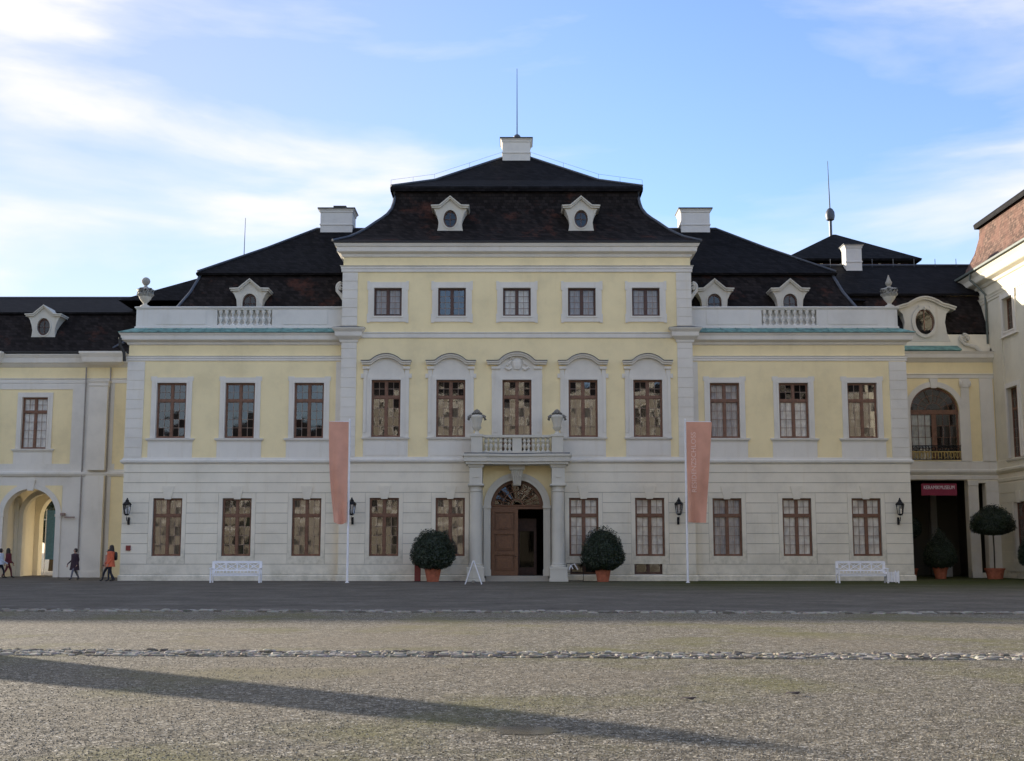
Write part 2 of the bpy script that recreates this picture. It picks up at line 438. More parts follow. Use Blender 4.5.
def put_window(parent, kind, cx, yw, z0, case=None, curtain=None, glassm='glass', tilt=.005, set_in=.13):
    me, g, half, h = FR[kind]
    w = link('window', me, parent, (cx, yw + set_in, z0))
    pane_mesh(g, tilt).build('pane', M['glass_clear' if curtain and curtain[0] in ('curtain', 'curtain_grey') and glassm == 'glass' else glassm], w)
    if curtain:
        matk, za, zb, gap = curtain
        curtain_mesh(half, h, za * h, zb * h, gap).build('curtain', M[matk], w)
    if case:
        for nm, me2, dy in CASE[case]:
            link(nm, me2, w, (0, -set_in, 0))
    return w

def case_mesh(builder, mats):
    me = bpy.data.meshes.new('casing'); me.from_pydata(builder.v, [], builder.f)
    for m in (mats if isinstance(mats, list) else [mats]): me.materials.append(m)
    me.polygons.foreach_set('material_index', builder.m); me.update(); return me

def surround(half, h, w=.3, th=.07, ear=0., inner=.09):
    b = MB()
    # outer flat band and a prouder inner fillet
    b.box(-half - w, -half - inner, -th, .02, -w if ear else 0, h + w); b.box(half + inner, half + w, -th, .02, -w if ear else 0, h + w)
    b.box(-half - inner, half + inner, -th, .02, h + inner, h + w)
    if ear: b.box(-half - inner, half + inner, -th, .02, -w, -inner)
    t2 = th + .035; zb = -inner if ear else 0
    b.box(-half - inner, -half, -t2, .02, zb, h + inner); b.box(half, half + inner, -t2, .02, zb, h + inner)
    b.box(-half, half, -t2, .02, h, h + inner)
    if ear:
        b.box(-half, half, -t2, .02, -inner, 0)
        for sx in (-1, 1):
            for z0, z1 in ((-w - .05, .12), (h - .12, h + w + .05)):
                xa, xb = sorted((sx * (half + w - .10), sx * (half + w + .05))); b.box(xa, xb, -th - .02, .02, z0, z1)
    return b

def hood_path(W, zl, zt, a, n=18):
    """straight ends, segmental middle"""
    pts = [(-W, zl), (-a - .12, zl)]
    r = ((zt - zl) ** 2 + a * a) / (2 * (zt - zl)); c = zt - r
    for i in range(n + 1):
        x = -a + 2 * a * i / n; pts.append((x, c + math.sqrt(max(r * r - x * x, 0)) + (.0 if 0 < i < n else .02)))
    return pts + [(a + .12, zl), (W, zl)]

def make_cases():
    h = 1.58; CASE['attic'] = [('casing', case_mesh(surround(.77, h, .33, .06, .05), M['grey']), 0)]
    # piano nobile of the middle block: casing, side strips, frieze panel, hood, sill, apron
    half, h = .80, 3.15
    for key, W, zt, big in (('noble', 1.34, 4.58, 0), ('noble_mid', 1.62, 4.68, 1)):
        b = surround(half, h, .22, .09)
        for sx in (-1, 1):
            xa, xb = sorted((sx * (half + .22), sx * (half + .46 + .12 * big))); b.box(xa, xb, -.06, .02, -.02, h + .75)
            xa, xb = sorted((sx * (half + .30), sx * (half + .44))); b.box(xa, xb, -.10, .02, .25, h + .25)
            xa, xb = sorted((sx * (half + .12), sx * (half + .50 + .1 * big))); b.box(xa, xb, -.16, .02, h + .60, h + .74)
            xa, xb = sorted((sx * (half + .46), sx * (half + .60))); b.box(xa, xb, -.08, .02, h + .10, h + .34)
        path = hood_path(W, 3.98, zt - .22, .82 + .12 * big)
        panel = [(-half - .22, h + .22), (half + .22, h + .22)] + [(x, z - .004) for x, z in reversed(path) if abs(x) <= half + .3]
        b.prism(panel, -.05, .02)
        hd = MB(); hd.ribbon(path, .10, -.26, .02); hd.ribbon([(x * 1.02, z + .102) for x, z in path], .09, -.36, .02); hd.ribbon([(x * 1.03, z + .194) for x, z in path], .03, -.42, .02, 1)
        if big:
            orn = hd
            prof = [(.001, -.34), (.17, -.30), (.27, -.1), (.28, .1), (.18, .28), (.001, .36)]
            orn.lathe(prof, 0, -.07, 4.02, 14, 0, 1, .45)
            for sx in (-1, 1):
                orn.tube([(sx * .30, -.08, 3.80), (sx * .45, -.12, 3.72), (sx * .62, -.10, 3.82), (sx * .55, -.10, 3.95), (sx * .42, -.1, 4.05), (sx * .32, -.1, 4.22)], [.07, .09, .07, .06, .07, .04], 8)
                orn.tube([(sx * .2, -.1, 4.32), (sx * .3, -.12, 4.38), (sx * .38, -.1, 4.28)], [.05, .06, .04], 8)
        cs = [('casing', case_mesh(b, M['grey']), 0), ('hood', case_mesh(hd, [M['grey'], M['lead']]), 0)]
        if not big:
            sl = MB(); sl.mould(-half - .36, half + .36, 0, [(.04, -.22), (.06, -.16), (.14, -.10), (.16, -.03), (.02, 0)], .02)
            sl.box(-half - .42, half + .42, -.045, .02, -1.12, -.225)
            sl.box(-half - .30, half + .30, -.075, .02, -1.0, -.36)
            cs.append(('sill', case_mesh(sl, M['grey']), 0))
        CASE[key] = cs
    half, h = .82, 3.06
    b = surround(half, h, .30, .06); b.box(-half - .36, -half - .02, -.05, .02, h + .12, h + .36); b.box(half + .02, half + .36, -.05, .02, h + .12, h + .36)
    sl = MB(); sl.mould(-half - .38, half + .38, 0, [(.03, -.24), (.05, -.18), (.13, -.11), (.15, -.03), (.02, 0)], .02); sl.box(-half - .40, half + .40, -.045, .02, -1.11, -.245)
    CASE['noble_wing'] = [('casing', case_mesh(b, M['grey']), 0), ('sill', case_mesh(sl, M['grey']), 0)]
    half, h = .795, 3.13
    b = MB()
    b.box(-half - .22, -half, -.035, .02, -.424, h + .282); b.box(half, half + .22, -.035, .02, -.424, h + .282); b.box(-half, half, -.035, .02, h, h + .282); b.box(-half, half, -.045, .02, -.424, -.0)
    b.prism([(-.17, h - .06), (.17, h - .06), (.34, h + .66), (-.34, h + .66)], -.085, .02)
    CASE['ground'] = [('casing', case_mesh(b, M['cream']), 0)]
    b = MB(); b.box(-1.01, -.755, -.035, .02, -.01, .53); b.box(.755, 1.01, -.035, .02, -.01, .53); b.box(-.755, .755, -.035, .02, .68, .70)
    CASE['cellar'] = [('casing', case_mesh(b, M['cream']), 0)]
    half, h = .80, 3.22
    b = surround(half, h, .30, .06); sl = MB(); sl.mould(-half - .38, half + .38, 0, [(.03, -.24), (.05, -.18), (.13, -.11), (.15, -.03), (.02, 0)], .02); sl.box(-half - .40, half + .40, -.045, .02, -1.05, -.245)
    CASE['gallery'] = [('casing', case_mesh(b, M['grey']), 0), ('sill', case_mesh(sl, M['grey']), 0)]
make_cases()

# ------------------------------------------------------------------ the palace (middle block and two wings)
palace = thing('palace', 'pale yellow baroque palace with dark mansard roofs, taller middle block and columned doorway', 'palace')
PW = 9.65; WX = 21.55; WY = .5; PD = 16.
GX = [3.62, 7.2]; WXs = [11.48, 15.29, 19.08]
gholes_p = [(s * x - .795, s * x + .795, 1.33, 4.46) for x in GX for s in (-1, 1)] + [(s * x - .755, s * x + .755, .36, 1.04) for x in (3.62, 7.08) for s in (1,)]
gholes_p = [h for h in gholes_p]
door_h = (-1.43, 1.43, 0, 5.43)
gholes_w = [(x - .795, x + .795, 1.33, 4.46) for x in WXs]
nholes_p = [(x - .80, x + .80, 7.77, 10.92) for x in (-7.18, -3.63, 3.63, 7.18)] + [(-.80, .80, 6.83, 10.92)]
aholes = [(x - .77, x + .77, 14.49, 16.07) for x in (-7.15, -3.6, 0, 3.6, 7.15)]
nholes_w = [(x - .82, x + .82, 7.76, 10.82) for x in WXs]

w = MB()   # materials: 0 joint/cream ground, 1 yellow, 2 grey
w.wall(-PW, PW, 0, 6.35, gholes_p + [door_h], 0, .24, 0)
w.arch_fill(0, 1.43, 4.0, 0, .5, 0)
w.wall(-PW, PW, 6.35, 18.0, nholes_p + aholes, 0, .24, 1, 2)
for sx in (-1, 1):
    w.quad((sx * PW, 0, 0), (sx * PW, PD, 0), (sx * PW, PD, 18), (sx * PW, 0, 18), 1)
w.quad((-PW, PD, 0), (PW, PD, 0), (PW, PD, 18), (-PW, PD, 18), 1)
# wings
for sx in (-1, 1):
    a, b = sorted((sx * PW, sx * WX))
    fl = lambda hs: [tuple(sorted((sx * h[0], sx * h[1]))) + h[2:] for h in hs]
    w.wall(a, b, 0, 6.35, fl(gholes_w), WY, .24, 0)
    w.wall(a, b, 6.35, 13.3, fl(nholes_w), WY, .24, 1, 2)
    w.quad((sx * WX, WY, 0), (sx * WX, PD, 0), (sx * WX, PD, 13.3), (sx * WX, WY, 13.3), 1)
    w.quad((a, PD, 0), (b, PD, 0), (b, PD, 13.3), (a, PD, 13.3), 1)
w.build('wall', [M['joint'], M['yellow'], M['grey']], palace)

# rusticated ground floor, quoins, plinths
zs = arr(.34, 5.86, 10)
for sx in (-1, 1):
    q = MB(); fl = lambda hs: [tuple(sorted((sx * h[0], sx * h[1]))) + h[2:] for h in hs]
    a, b = sorted((sx * 2.585, sx * PW))
    q.courses(a, b, zs, [h for h in gholes_p if h[0] * sx > 0], 0, mat=0, margin=.235)
    a, b = sorted((sx * 2.57, sx * 1.85)); q.box(a, b, -.03, .06, .0, 6.3)
    a, b = sorted((sx * 2.57, sx * (PW + .02))); q.box(a, b, -.055, .05, 5.87, 6.33)
    a, b = sorted((sx * 2.62, sx * (PW + .05))); q.mould(a, b, -.04, [(.06, 0), (.06, .26), (.0, .33)], .06)
    a, b = sorted((sx * (PW + .05), sx * WX))
    q.courses(a, b, zs, fl(gholes_w), WY, mat=0, margin=.235)
    q.box(a, b, WY - .055, WY + .05, 5.87, 6.33)
    a2, b2 = sorted((sx * (PW + .12), sx * (WX + .02)))
    q.mould(a2, b2, WY - .04, [(.06, 0), (.06, .26), (.0, .33)], WY + .06, ends=(sx < 0, sx > 0))
    q.build('rusticated_base', M['cream'], palace)
for sx in (-1, 1):
    qn = MB()
    a, b = sorted((sx * 8.84, sx * (PW + .03)))
    qn.courses(a, b, arr(6.7, 13.2, 12), [], 0, .06, .03, 0, back=.5); qn.courses(a, b, arr(13.95, 16.95, 6), [], 0, .06, .03, 0, back=.5)
    qn.box(a + .02, b - .02, -.03, .3, 6.66, 16.95)
    qn.build('quoin', M['grey'], palace); qn = MB()
    a, b = sorted((sx * 20.62, sx * (WX + .03)))
    qn.courses(a, b, arr(6.7, 12.02, 10), [], WY, .06, .03, 0, back=.5)
    qn.box(a + .02, b - .02, WY - .03, WY + .3, 6.66, 12.02)
    qn.build('quoin', M['grey'], palace); qn = MB(); a, b = sorted((sx * 9.7, sx * 10.02)); qn.box(a, b, WY - .02, WY + .1, 6.68, 12.0); qn.build('corner_strip', M['grey'], palace)
# yellow fields end above a grey strip
st = MB()
st.mould(-PW - .02, PW + .02, 0, [(.0, 6.30), (.09, 6.34), (.19, 6.42), (.20, 6.52), (.08, 6.58), (.05, 6.68), (.0, 6.69)], .05)
for sx in (-1, 1):
    a, b = sorted((sx * (PW + .22), sx * (WX + .02)))
    st.mould(a, b, WY, [(.0, 6.30), (.09, 6.34), (.17, 6.42), (.18, 6.52), (.08, 6.58), (.05, 6.68), (.0, 6.69)], WY + .05, ends=(sx < 0, sx > 0))
    a, b = sorted((sx * (PW + .1), sx * (WX + .03)))
    st.mould(a, b, WY, [(.0, 12.05), (.05, 12.06), (.05, 12.18), (.08, 12.20), (.08, 12.28), (.12, 12.33), (.0, 12.35)], WY + .05, ends=(sx < 0, sx > 0))
st.mould(-PW, PW, 0, [(0, 13.24), (.07, 13.27), (.07, 13.48), (.12, 13.55), (0, 13.60)], .05)
st.mould(-PW - .03, PW + .03, 0, [(.0, 16.96), (.07, 16.98), (.07, 17.14), (.10, 17.16), (.10, 17.26), (.16, 17.33), (.0, 17.36)], .05)
st.build('string_course', M['grey'], palace)
cn = MB()
cn.mould(-PW, PW, 0, [(.0, 17.80), (.08, 17.84), (.12, 17.98), (.30, 18.06), (.34, 18.10), (.36, 18.34), (.42, 18.36), (.50, 18.52), (.0, 18.54)], PD)
cprof = [(.0, 12.93), (.08, 12.97), (.12, 13.08), (.30, 13.16), (.36, 13.2), (.38, 13.42), (.48, 13.56), (.0, 13.58)]
for sx in (-1, 1):
    a, b = sorted((sx * (PW + .02), sx * WX)); cn.mould(a, b, WY, cprof, PD, ends=(sx < 0, sx > 0))
    a, b = sorted((sx * 8.84, sx * (PW + .06)))
    cn.mould(a, b, -.04, [(.0, 13.0), (.06, 13.02), (.08, 13.14), (.24, 13.28), (.30, 13.34), (.32, 13.56), (.46, 13.72), (.46, 13.78)], .5)
    cn.mould(a, b, -.04, [(.48, 13.785), (.0, 13.92)], .5, 1)
cn.build('cornice', [M['grey'], M['lead']], palace)
gt = MB(); gt.mould(-PW, PW, 0, [(.50, 18.545), (.57, 18.56), (.57, 18.63), (.50, 18.64)], PD)
gt.build('gutter', M['gutter'], palace)
# parapets over the wings with copper apron and blind balustrade
for sx in (-1, 1):
    a, b = sorted((sx * (PW + .03), sx * WX))
    cp = MB(); cp.mould(a, b, WY, [(.50, 13.585), (.50, 13.62), (-.22, 13.95)], PD - .5, ends=(sx < 0, sx > 0))
    for x in arr(a, b, 14)[1:-1]: cp.tube([(x, WY - .5, 13.63), (x, WY + .2, 13.955)], .02, 5)
    cp.build('copper_apron', M['copper'], palace)
    pp = MB(); ya = WY + .24; xa, xb = sorted((sx * (PW + .03), sx * (WX - .25)))
    hole = tuple(sorted((sx * 13.7, sx * 16.78)))
    pp.wall(xa, xb, 13.9, 15.05, [hole + (14.12, 14.98)], ya, .28, 0)
    pp.quad((hole[0], ya + .28, 14.1), (hole[1], ya + .28, 14.1), (hole[1], ya + .28, 15), (hole[0], ya + .28, 15), 0)
    pp.mould(xa, xb, ya, [(.0, 15.0), (.04, 15.04), (.09, 15.10), (.09, 15.15), (.0, 15.18)], ya + .34)
    pp.mould(xa, xb, ya, [(.06, 13.86), (.06, 14.02), (.0, 14.06)], ya + .1)
    pp.quad((xa, ya + .34, 13.9), (xb, ya + .34, 13.9), (xb, ya + .34, 15.1), (xa, ya + .34, 15.1))
    pp.box(sorted((sx * (WX - .25), sx * (WX - .6)))[0], sorted((sx * (WX - .25), sx * (WX - .6)))[1], ya + .1, PD, 13.6, 15.12)
    for x0, x1 in ((10.6, 13.1), (17.4, 20.2)):
        x0, x1 = sorted((sx * x0, sx * x1)); pp.box(x0, x1, ya - .03, ya + .02, 14.16, 14.95)
    pp.build('parapet', [M['white'], M['step']], palace)
    bl = MB()
    for x in [hole[0] + .17 + (hole[1] - hole[0] - .34) * i / 8 for i in range(9)]:
        bl.lathe([(.14, 0), (.13, .06), (.06, .1), (.05, .16), (.12, .30), (.13, .40), (.05, .50), (.05, .60), (.11, .68), (.12, .76), (.13, .8), (.13, .86)], x, ya + .14, 14.12, 10)
    bl.build('balustrade', M['white'], palace, smooth=40)
# dark interior behind all the windows
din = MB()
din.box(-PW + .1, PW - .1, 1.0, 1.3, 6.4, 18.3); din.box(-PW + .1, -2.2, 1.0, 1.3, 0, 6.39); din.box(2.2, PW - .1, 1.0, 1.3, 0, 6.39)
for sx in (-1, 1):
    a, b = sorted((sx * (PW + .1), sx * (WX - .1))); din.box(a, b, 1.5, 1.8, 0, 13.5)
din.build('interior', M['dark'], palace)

# windows
for x in (-7.15, -3.6, 0, 3.6, 7.15):
    put_window(palace, 'attic', x, 0, 14.49, 'attic', {0: ('curtain', .05, .97, .0), 7.15: ('curtain_grey', .05, .95, 0), 3.6: ('curtain_grey', .05, .95, 0), -7.15: ('curtain_grey', .1, .95, .0)}.get(x), tilt=.008)
for x in (-7.18, -3.63, 3.63, 7.18):
    put_window(palace, 'noble', x, 0, 7.77, 'noble', {-3.63: ('curtain_tan_reflection', .02, .62, 0), 3.63: ('curtain_tan_reflection', .02, .66, 0)}.get(x), tilt=.005)
me_mid, _ = window_frame(.80, 4.09, .77, 6, 2)
FR['mid'] = (None, _, .80, 4.09); mm = bpy.data.meshes.new('window_frame'); mm.from_pydata(me_mid.v, [], me_mid.f)
mm.materials.append(M['wood']); mm.materials.append(M['bar']); mm.polygons.foreach_set('material_index', me_mid.m); mm.update(); FR['mid'] = (mm, _, .80, 4.09)
wmid = put_window(palace, 'mid', 0, 0, 6.83, None, ('curtain_tan_reflection', .1, .70, 0), tilt=.005)
for nm, me2, dy in CASE['noble_mid']: link(nm, me2, wmid, (0, -.13, .94))
for x in (-7.2, -3.62, 3.62, 7.2):
    put_window(palace, 'ground', x, 0, 1.33, 'ground', ('curtain', .03, .97, .10) if x > 0 else (('curtain_tan_reflection', .02, .98, .0) if x > -5 else None), tilt=.005)
for x in WXs:
    put_window(palace, 'noble_wing', -x, WY, 7.76, 'noble_wing', None, tilt=.005)
    put_window(palace, 'noble_wing', x, WY, 7.76, 'noble_wing', {WXs[0]: ('curtain_grey', .02, .98, 0), WXs[1]: ('curtain', .02, .70, 0)}.get(x, ('curtain_tan_reflection', .02, .7, 0)), tilt=.005)
    put_window(palace, 'ground', -x, WY, 1.33, 'ground', ('curtain_tan_reflection', .02, .98, 0) if x != WXs[1] else None, tilt=.005)
    put_window(palace, 'ground', x, WY, 1.33, 'ground', ('curtain_grey', .02, .98, 0) if x == WXs[0] else ('curtain', .02, .98, .08), tilt=.005)
for x in (3.62, 7.08): put_window(palace, 'cellar', x, 0, .36, 'cellar', None, 'glass_dull', .03)

# roofs ------------------------------------------------------------
def rect(hx, y0, y1, z, cx=0): return [(cx - hx, y0, z), (cx + hx, y0, z), (cx + hx, y1, z), (cx - hx, y1, z)]
prof = [(-.56, 18.62), (-.39, 18.70), (-.2, 18.80), (.3, 19.06), (.67, 19.34), (1.1, 19.72), (1.54, 20.19), (1.9, 20.55), (2.18, 20.87), (2.4, 21.25), (2.5, 21.6), (2.55, 21.9), (2.54, 22.3)]
r = MB(); r.rings([rect(PW - s, s, PD - s, z) for s, z in prof], 0, False)
r.rings([rect(PW - 2.32, 2.32, PD - 2.32, 22.30), rect(PW - 2.30, 2.30, PD - 2.30, 22.50), rect(PW - 2.34, 2.34, PD - 2.34, 22.60), rect(4.9, 4.3, PD - 4.3, 23.55), rect(.85, 7.6, 8.4, 26.0)], 1)
for sx in (-1, 1):
    r.tube([(sx * (PW - s), s, z + .03) for s, z in prof], .09, 6, 2); r.tube([(sx * (PW - 2.34), 2.34, 22.63), (sx * 4.9, 4.3, 23.58), (sx * .85, 7.6, 26.03)], .08, 6, 2)
r.build('roof', [M['roof'], M['roof_upper'], M['lead']], palace)
for sx in (-1, 1):
    r = MB()
    def wr(xo, y0, y1, z):
        a, b = sorted((sx * 5.0, sx * xo)); return [(a, y0, z), (b, y0, z), (b, y1, z), (a, y1, z)]
    lo = [(20.3, 1.15, 13.9), (20.0, 1.5, 14.4), (19.45, 2.1, 15.3), (18.9, 2.9, 16.4), (18.62, 3.5, 17.3), (18.55, 3.75, 17.62)]
    r.rings([wr(x, y, 17 - y, z) for x, y, z in lo], 0, False)
    r.rings([wr(18.75, 3.55, 13.45, 17.6), wr(18.77, 3.5, 13.5, 17.72), wr(18.7, 3.6, 13.4, 17.80), wr(15.2, 6.5, 10.5, 19.95), wr(12.5, 8.3, 8.7, 21.6)], 1)
    r.tube([(sx * x, y, z + .02) for x, y, z in lo], .09, 6, 2)
    r.tube([(sx * 18.7, 3.6, 17.83), (sx * 15.2, 6.5, 19.98), (sx * 12.5, 8.3, 21.63), (sx * 9, 8.5, 21.66)], .08, 6, 2)
    # the flank behind falls away lower towards the neighbouring range
    r.rings([[(sx * 17, 9, 17.2), (sx * 25.0, 9, 17.2), (sx * 25.0, 15, 17.2), (sx * 17, 15, 17.2)], [(sx * 17, 12.1, 19.9), (sx * 19.6, 12.1, 19.65), (sx * 19.6, 12.2, 19.65), (sx * 17, 12.2, 19.9)]] if sx < 0 else
            [[(17, 9, 17.2), (22, 9, 17.2), (22, 15, 17.2), (17, 15, 17.2)], [(17, 12.1, 18.9), (19, 12.1, 18.6), (19, 12.2, 18.6), (17, 12.2, 18.9)]], 1)
    r.build('roof', [M['roof'], M['roof_upper'], M['lead']], palace)

def chimney(parent, x0, x1, y0, y1, z0, z1, pot=False):
    c = MB(); c.box(x0, x1, y0, y1, z0, z1 - .28)
    c.mould(x0, x1, y0, [(0, z1 - .28), (.05, z1 - .24), (.05, z1 - .16), (.14, z1 - .05)], y1)
    c.mould(x0, x1, y0, [(0, (z0 + z1) / 2 - .12), (.04, (z0 + z1) / 2 - .1), (.04, (z0 + z1) / 2 - .02), (0, (z0 + z1) / 2)], y1)
    ch = c.build('chimney', M['white'], parent)
    k = MB(); k.box(x0 - .17, x1 + .17, y0 - .17, y1 + .05, z1 - .05, z1 + .02)
    if pot: k.box(x0 + .75, x1 - .45, y0 + .3, y1 - .3, z1 + .02, z1 + .26)
    k.build('cap', M['gutter'], ch)
    return ch
top_ch = chimney(palace, -.86, .86, 7.2, 8.8, 25.4, 27.15)
chimney(palace, -12.25, -10.25, 8.0, 9.6, 20.9, 22.86, True)
chimney(palace, 10.3, 12.1, 8.0, 9.6, 20.9, 22.86)
fin = MB()
fin.lathe([(.05, 0), (.16, .05), (.10, .12), (.22, .22), (.24, .34), (.16, .46), (.05, .52)], .05, 8, 27.15, 12); fin.tube([(.05, 8, 27.6), (.05, 8, 32.0)], [.04, .018], 6)
fin.build('lightning_rod', M['lead'], palace, smooth=40)
fin = MB(); fin.tube([(-16.53, 6, 18.8), (-16.5, 6, 21.7)], [.028, .014], 6); fin.build('lightning_rod', M['gutter'], palace)
# conductor wires on little stays along the hips
wi = MB()
for pts in ([(-7.3, 2.34, 22.7), (-4.9, 4.3, 23.65), (-.85, 7.6, 26.1)], [(7.3, 2.34, 22.7), (4.9, 4.3, 23.65), (.85, 7.6, 26.1)]):
    pr = []
    for i in range(len(pts) - 1):
        for k in range(4): pr.append(Vector(pts[i]).lerp(Vector(pts[i + 1]), k / 4))
    pr.append(Vector(pts[-1]))
    wi.tube([p + Vector((0, 0, .28)) for p in pr], .007, 4)
    for p in pr[::2]: wi.tube([p, p + Vector((0, 0, .28))], .008, 4)
wi.build('conductor_wire', M['gutter'], palace)

# dormers ----------------------------------------------------------
def dormer(parent, cx, y, z, s=1.0, kind='oval', depth=2.6, rot=0):
    if kind == 'oval':
        out = [(-.74, 0), (.74, 0), (.66, .32), (.63, .62), (.70, .95), (.80, 1.22), (.94, 1.46), (.55, 1.50), (.0, 1.98), (-.55, 1.50), (-.94, 1.46), (-.80, 1.22), (-.70, .95), (-.63, .62), (-.66, .32)]
        hole = ell(0, .82, .37, .50); cc = (0, .82)
    else:
        out = [(-.66, 0), (.66, 0), (.66, .5), (.70, .95), (.82, 1.22), (.98, 1.46), (.58, 1.52), (.0, 2.04), (-.58, 1.52), (-.98, 1.46), (-.82, 1.22), (-.70, .95), (-.66, .5)]
        hole = [(-.37, .20), (.37, .20), (.37, .86)] + [(.37 * math.cos(math.pi * i / 14), .86 + .42 * math.sin(math.pi * i / 14)) for i in range(1, 14)] + [(-.37, .86)]; cc = (0, .75)
    sc = lambda ps: [(x * s, zz * s) for x, zz in ps]
    out, hole, cc = sc(out), sc(hole), (cc[0] * s, cc[1] * s)
    d = MB(); d.holed_plate(out, hole, cc, 0, depth, 0)
    big = [((x - cc[0]) * 1.17 + cc[0], (zz - cc[1]) * 1.13 + cc[1]) for x, zz in hole]
    d.holed_plate(big, hole, cc, -.05, .05, 0)
    o = d.build('dormer', M['stone'], parent, (cx, y, z), rotz=rot)
    p = MB()
    path = sc([(-1.0, 1.40), (-.55, 1.42), (0, 1.92), (.55, 1.42), (1.0, 1.40)])
    p.ribbon(path, .10, -.14, depth * .9); p.ribbon([(x * 1.04, zz + .10) for x, zz in path], .07, -.22, depth * .9)
    p.build('pediment', M['stone'], o)
    wv = MB(); m2 = lambda k: [((x - cc[0]) * k + cc[0], (zz - cc[1]) * k + cc[1]) for x, zz in hole]
    wv.holed_plate(m2(.999), m2(.80), cc, .12, .04, 0)
    x1 = .022
    hz0 = min(zz for _, zz in hole); hz1 = max(zz for _, zz in hole)
    wv.box(-x1, x1, .115, .15, hz0 + .04, hz1 - .04)
    wv.box(-.35 * s, -x1, .12, .15, cc[1] - .015, cc[1] + .015); wv.box(x1, .35 * s, .12, .15, cc[1] - .015, cc[1] + .015)
    wf = wv.build('window', M['wood_dark'], o)
    g = MB(); g.add([(x, .16, zz) for x, zz in m2(.99)], [tuple(range(len(hole)))]); g.build('pane', M['glass_dull'], o)
    bk = MB(); bk.add([(x, .5, zz) for x, zz in m2(1.1)], [tuple(range(len(hole)))]); bk.build('interior', M['dark'], o)
    return o
for x in (-3.78, 3.65):
    dormer(palace, x, .95, 19.42, 1.04)
    f = MB(); f.box(x - .8, x + .8, .9, 1.4, 19.1, 19.44)
    f.build('dormer_base', M['lead'], palace)
for x in (-15.2, 15.55, 11.25): dormer(palace, x, 1.75, 14.75, 1.07, 'arch')

# scrolls beside the attic
def scroll(parent, cx, y, z, s, mirror=1, mat='stone', rot=0):
    b = MB(); pts = []; rs = []
    for i in range(30):
        t = i / 29; a = t * 4.2 * math.pi; rr = .28 * (1 - t * .85)
        pts.append((mirror * s * (rr * math.cos(a) - .0), 0, s * (rr * math.sin(a) + .35))); rs.append(s * .085 * (1 - .5 * t))
    b.tube(pts, rs, 8)
    b.tube([(mirror * s * .28, 0, s * .35), (mirror * s * .26, 0, s * .1), (mirror * s * .05, 0, s * -.15), (mirror * s * -.15, 0, s * -.45), (mirror * s * -.2, 0, s * -.9)], [s * .09, s * .10, s * .11, s * .12, s * .14], 8)
    return b.build('scroll', M[mat], parent, (cx, y, z), smooth=50, rotz=rot)
scroll(palace, -9.78, .35, 15.9, .95, -1); scroll(palace, 9.78, .35, 15.9, .95, 1)
# bent rain pipe at the left end of the wings
pi_ = MB(); pi_.tube([(-21.95, .1, 13.3), (-21.95, .15, 12.9), (-21.75, .25, 12.5), (-21.72, .30, 12.0)], .09, 8); pi_.build('rain_pipe', M['gutter'], palace)
pl = MB(); pl.box(-21.25, -21.0, WY - .10, WY - .03, 1.62, 1.9); pl.build('wall_plaque', M['post_red'], palace)

# portal -----------------------------------------------------------
for sx in (-1, 1):
    po = MB()
    x = sx * 2.2; yc = -.95
    po.box(x - .46, x + .46, yc - .46, -.03, 0, .72); po.box(x - .50, x + .50, yc - .50, -.03, 0, .16); po.box(x - .48, x + .48, yc - .48, -.03, .64, .76)
    po.lathe([(.44, .76), (.44, .84), (.38, .88), (.40, .93), (.36, .97), (.35, 1.2), (.345, 2.2), (.305, 4.72), (.35, 4.76), (.35, 4.81), (.31, 4.84), (.32, 4.98), (.40, 5.06)], x, yc, 0, 28)
    po.box(x - .43, x + .43, yc - .43, -.03, 5.06, 5.16)
    po.box(x - .34, x + .34, yc - .34, -.03, 5.16, 6.02)
    po.mould(x - .34, x + .34, yc - .34, [(.0, 6.02), (.05, 6.05), (.09, 6.14), (.09, 6.2)], -.03)
    po.box(x - .14, x + .14, yc - .38, yc - .3, 5.5, 5.58)
    # pilaster behind each column
    po.box(x - .33, x + .33, -.12, .0, .76, 5.1)
    po.build('portal_column', M['stone'], palace, smooth=35)
fld = MB(); fld.wall(-1.85, 1.85, 4.0, 6.33, [(-1.43, 1.43, 4.0, 5.43)], -.045, .03, 0); fld.arch_fill(0, 1.43, 4.0, -.045, .04, 0)
fld.build('portal_spandrel', M['yellow'], palace)
ar = MB(); ar.arch_band(0, 4.0, 1.43, 1.62, -.13, .02, .3); ar.arch_band(0, 4.0, 1.62, 1.80, -.19, .02, .3)
for sx in (-1, 1):
    a, b = sorted((sx * 1.40, sx * 1.86)); ar.box(a, b, -.22, .03, 3.9, 4.04); ar.box(a, b, -.22, .03, .27, .62)
ar.build('portal_arch', M['stone'], palace)
ky = MB()
ky.prism([(-.20, 5.12), (.20, 5.12), (.25, 5.5), (-.25, 5.5)], -.36, .0); ky.prism([(-.27, 5.5), (.27, 5.5), (.33, 5.95), (-.33, 5.95)], -.52, .0); ky.prism([(-.40, 5.95), (.40, 5.95), (.44, 6.2), (-.44, 6.2)], -.7, .0)
for k in range(5): ky.tube([(-.22 + .11 * k, -.53, 5.95), (-.20 + .1 * k, -.56, 5.6), (-.15 + .075 * k, -.40, 5.2)], .045, 6)
ky.build('keystone', M['stone'], palace)
def bow(k, p=0):  # front edge of the balcony in plan, dipping back in the middle
    pts = []
    for x in (-2.84 - p, -1.58): pts.append((x, -1.62 - p))
    for i in range(1, 12):
        t = i / 12; x = -1.56 + 3.12 * t; pts.append((x, -1.62 - p + k * (.0 + .30 * math.sin(math.pi * t))))
    for x in (1.58, 2.84 + p): pts.append((x, -1.62 - p))
    return pts
bc = MB()
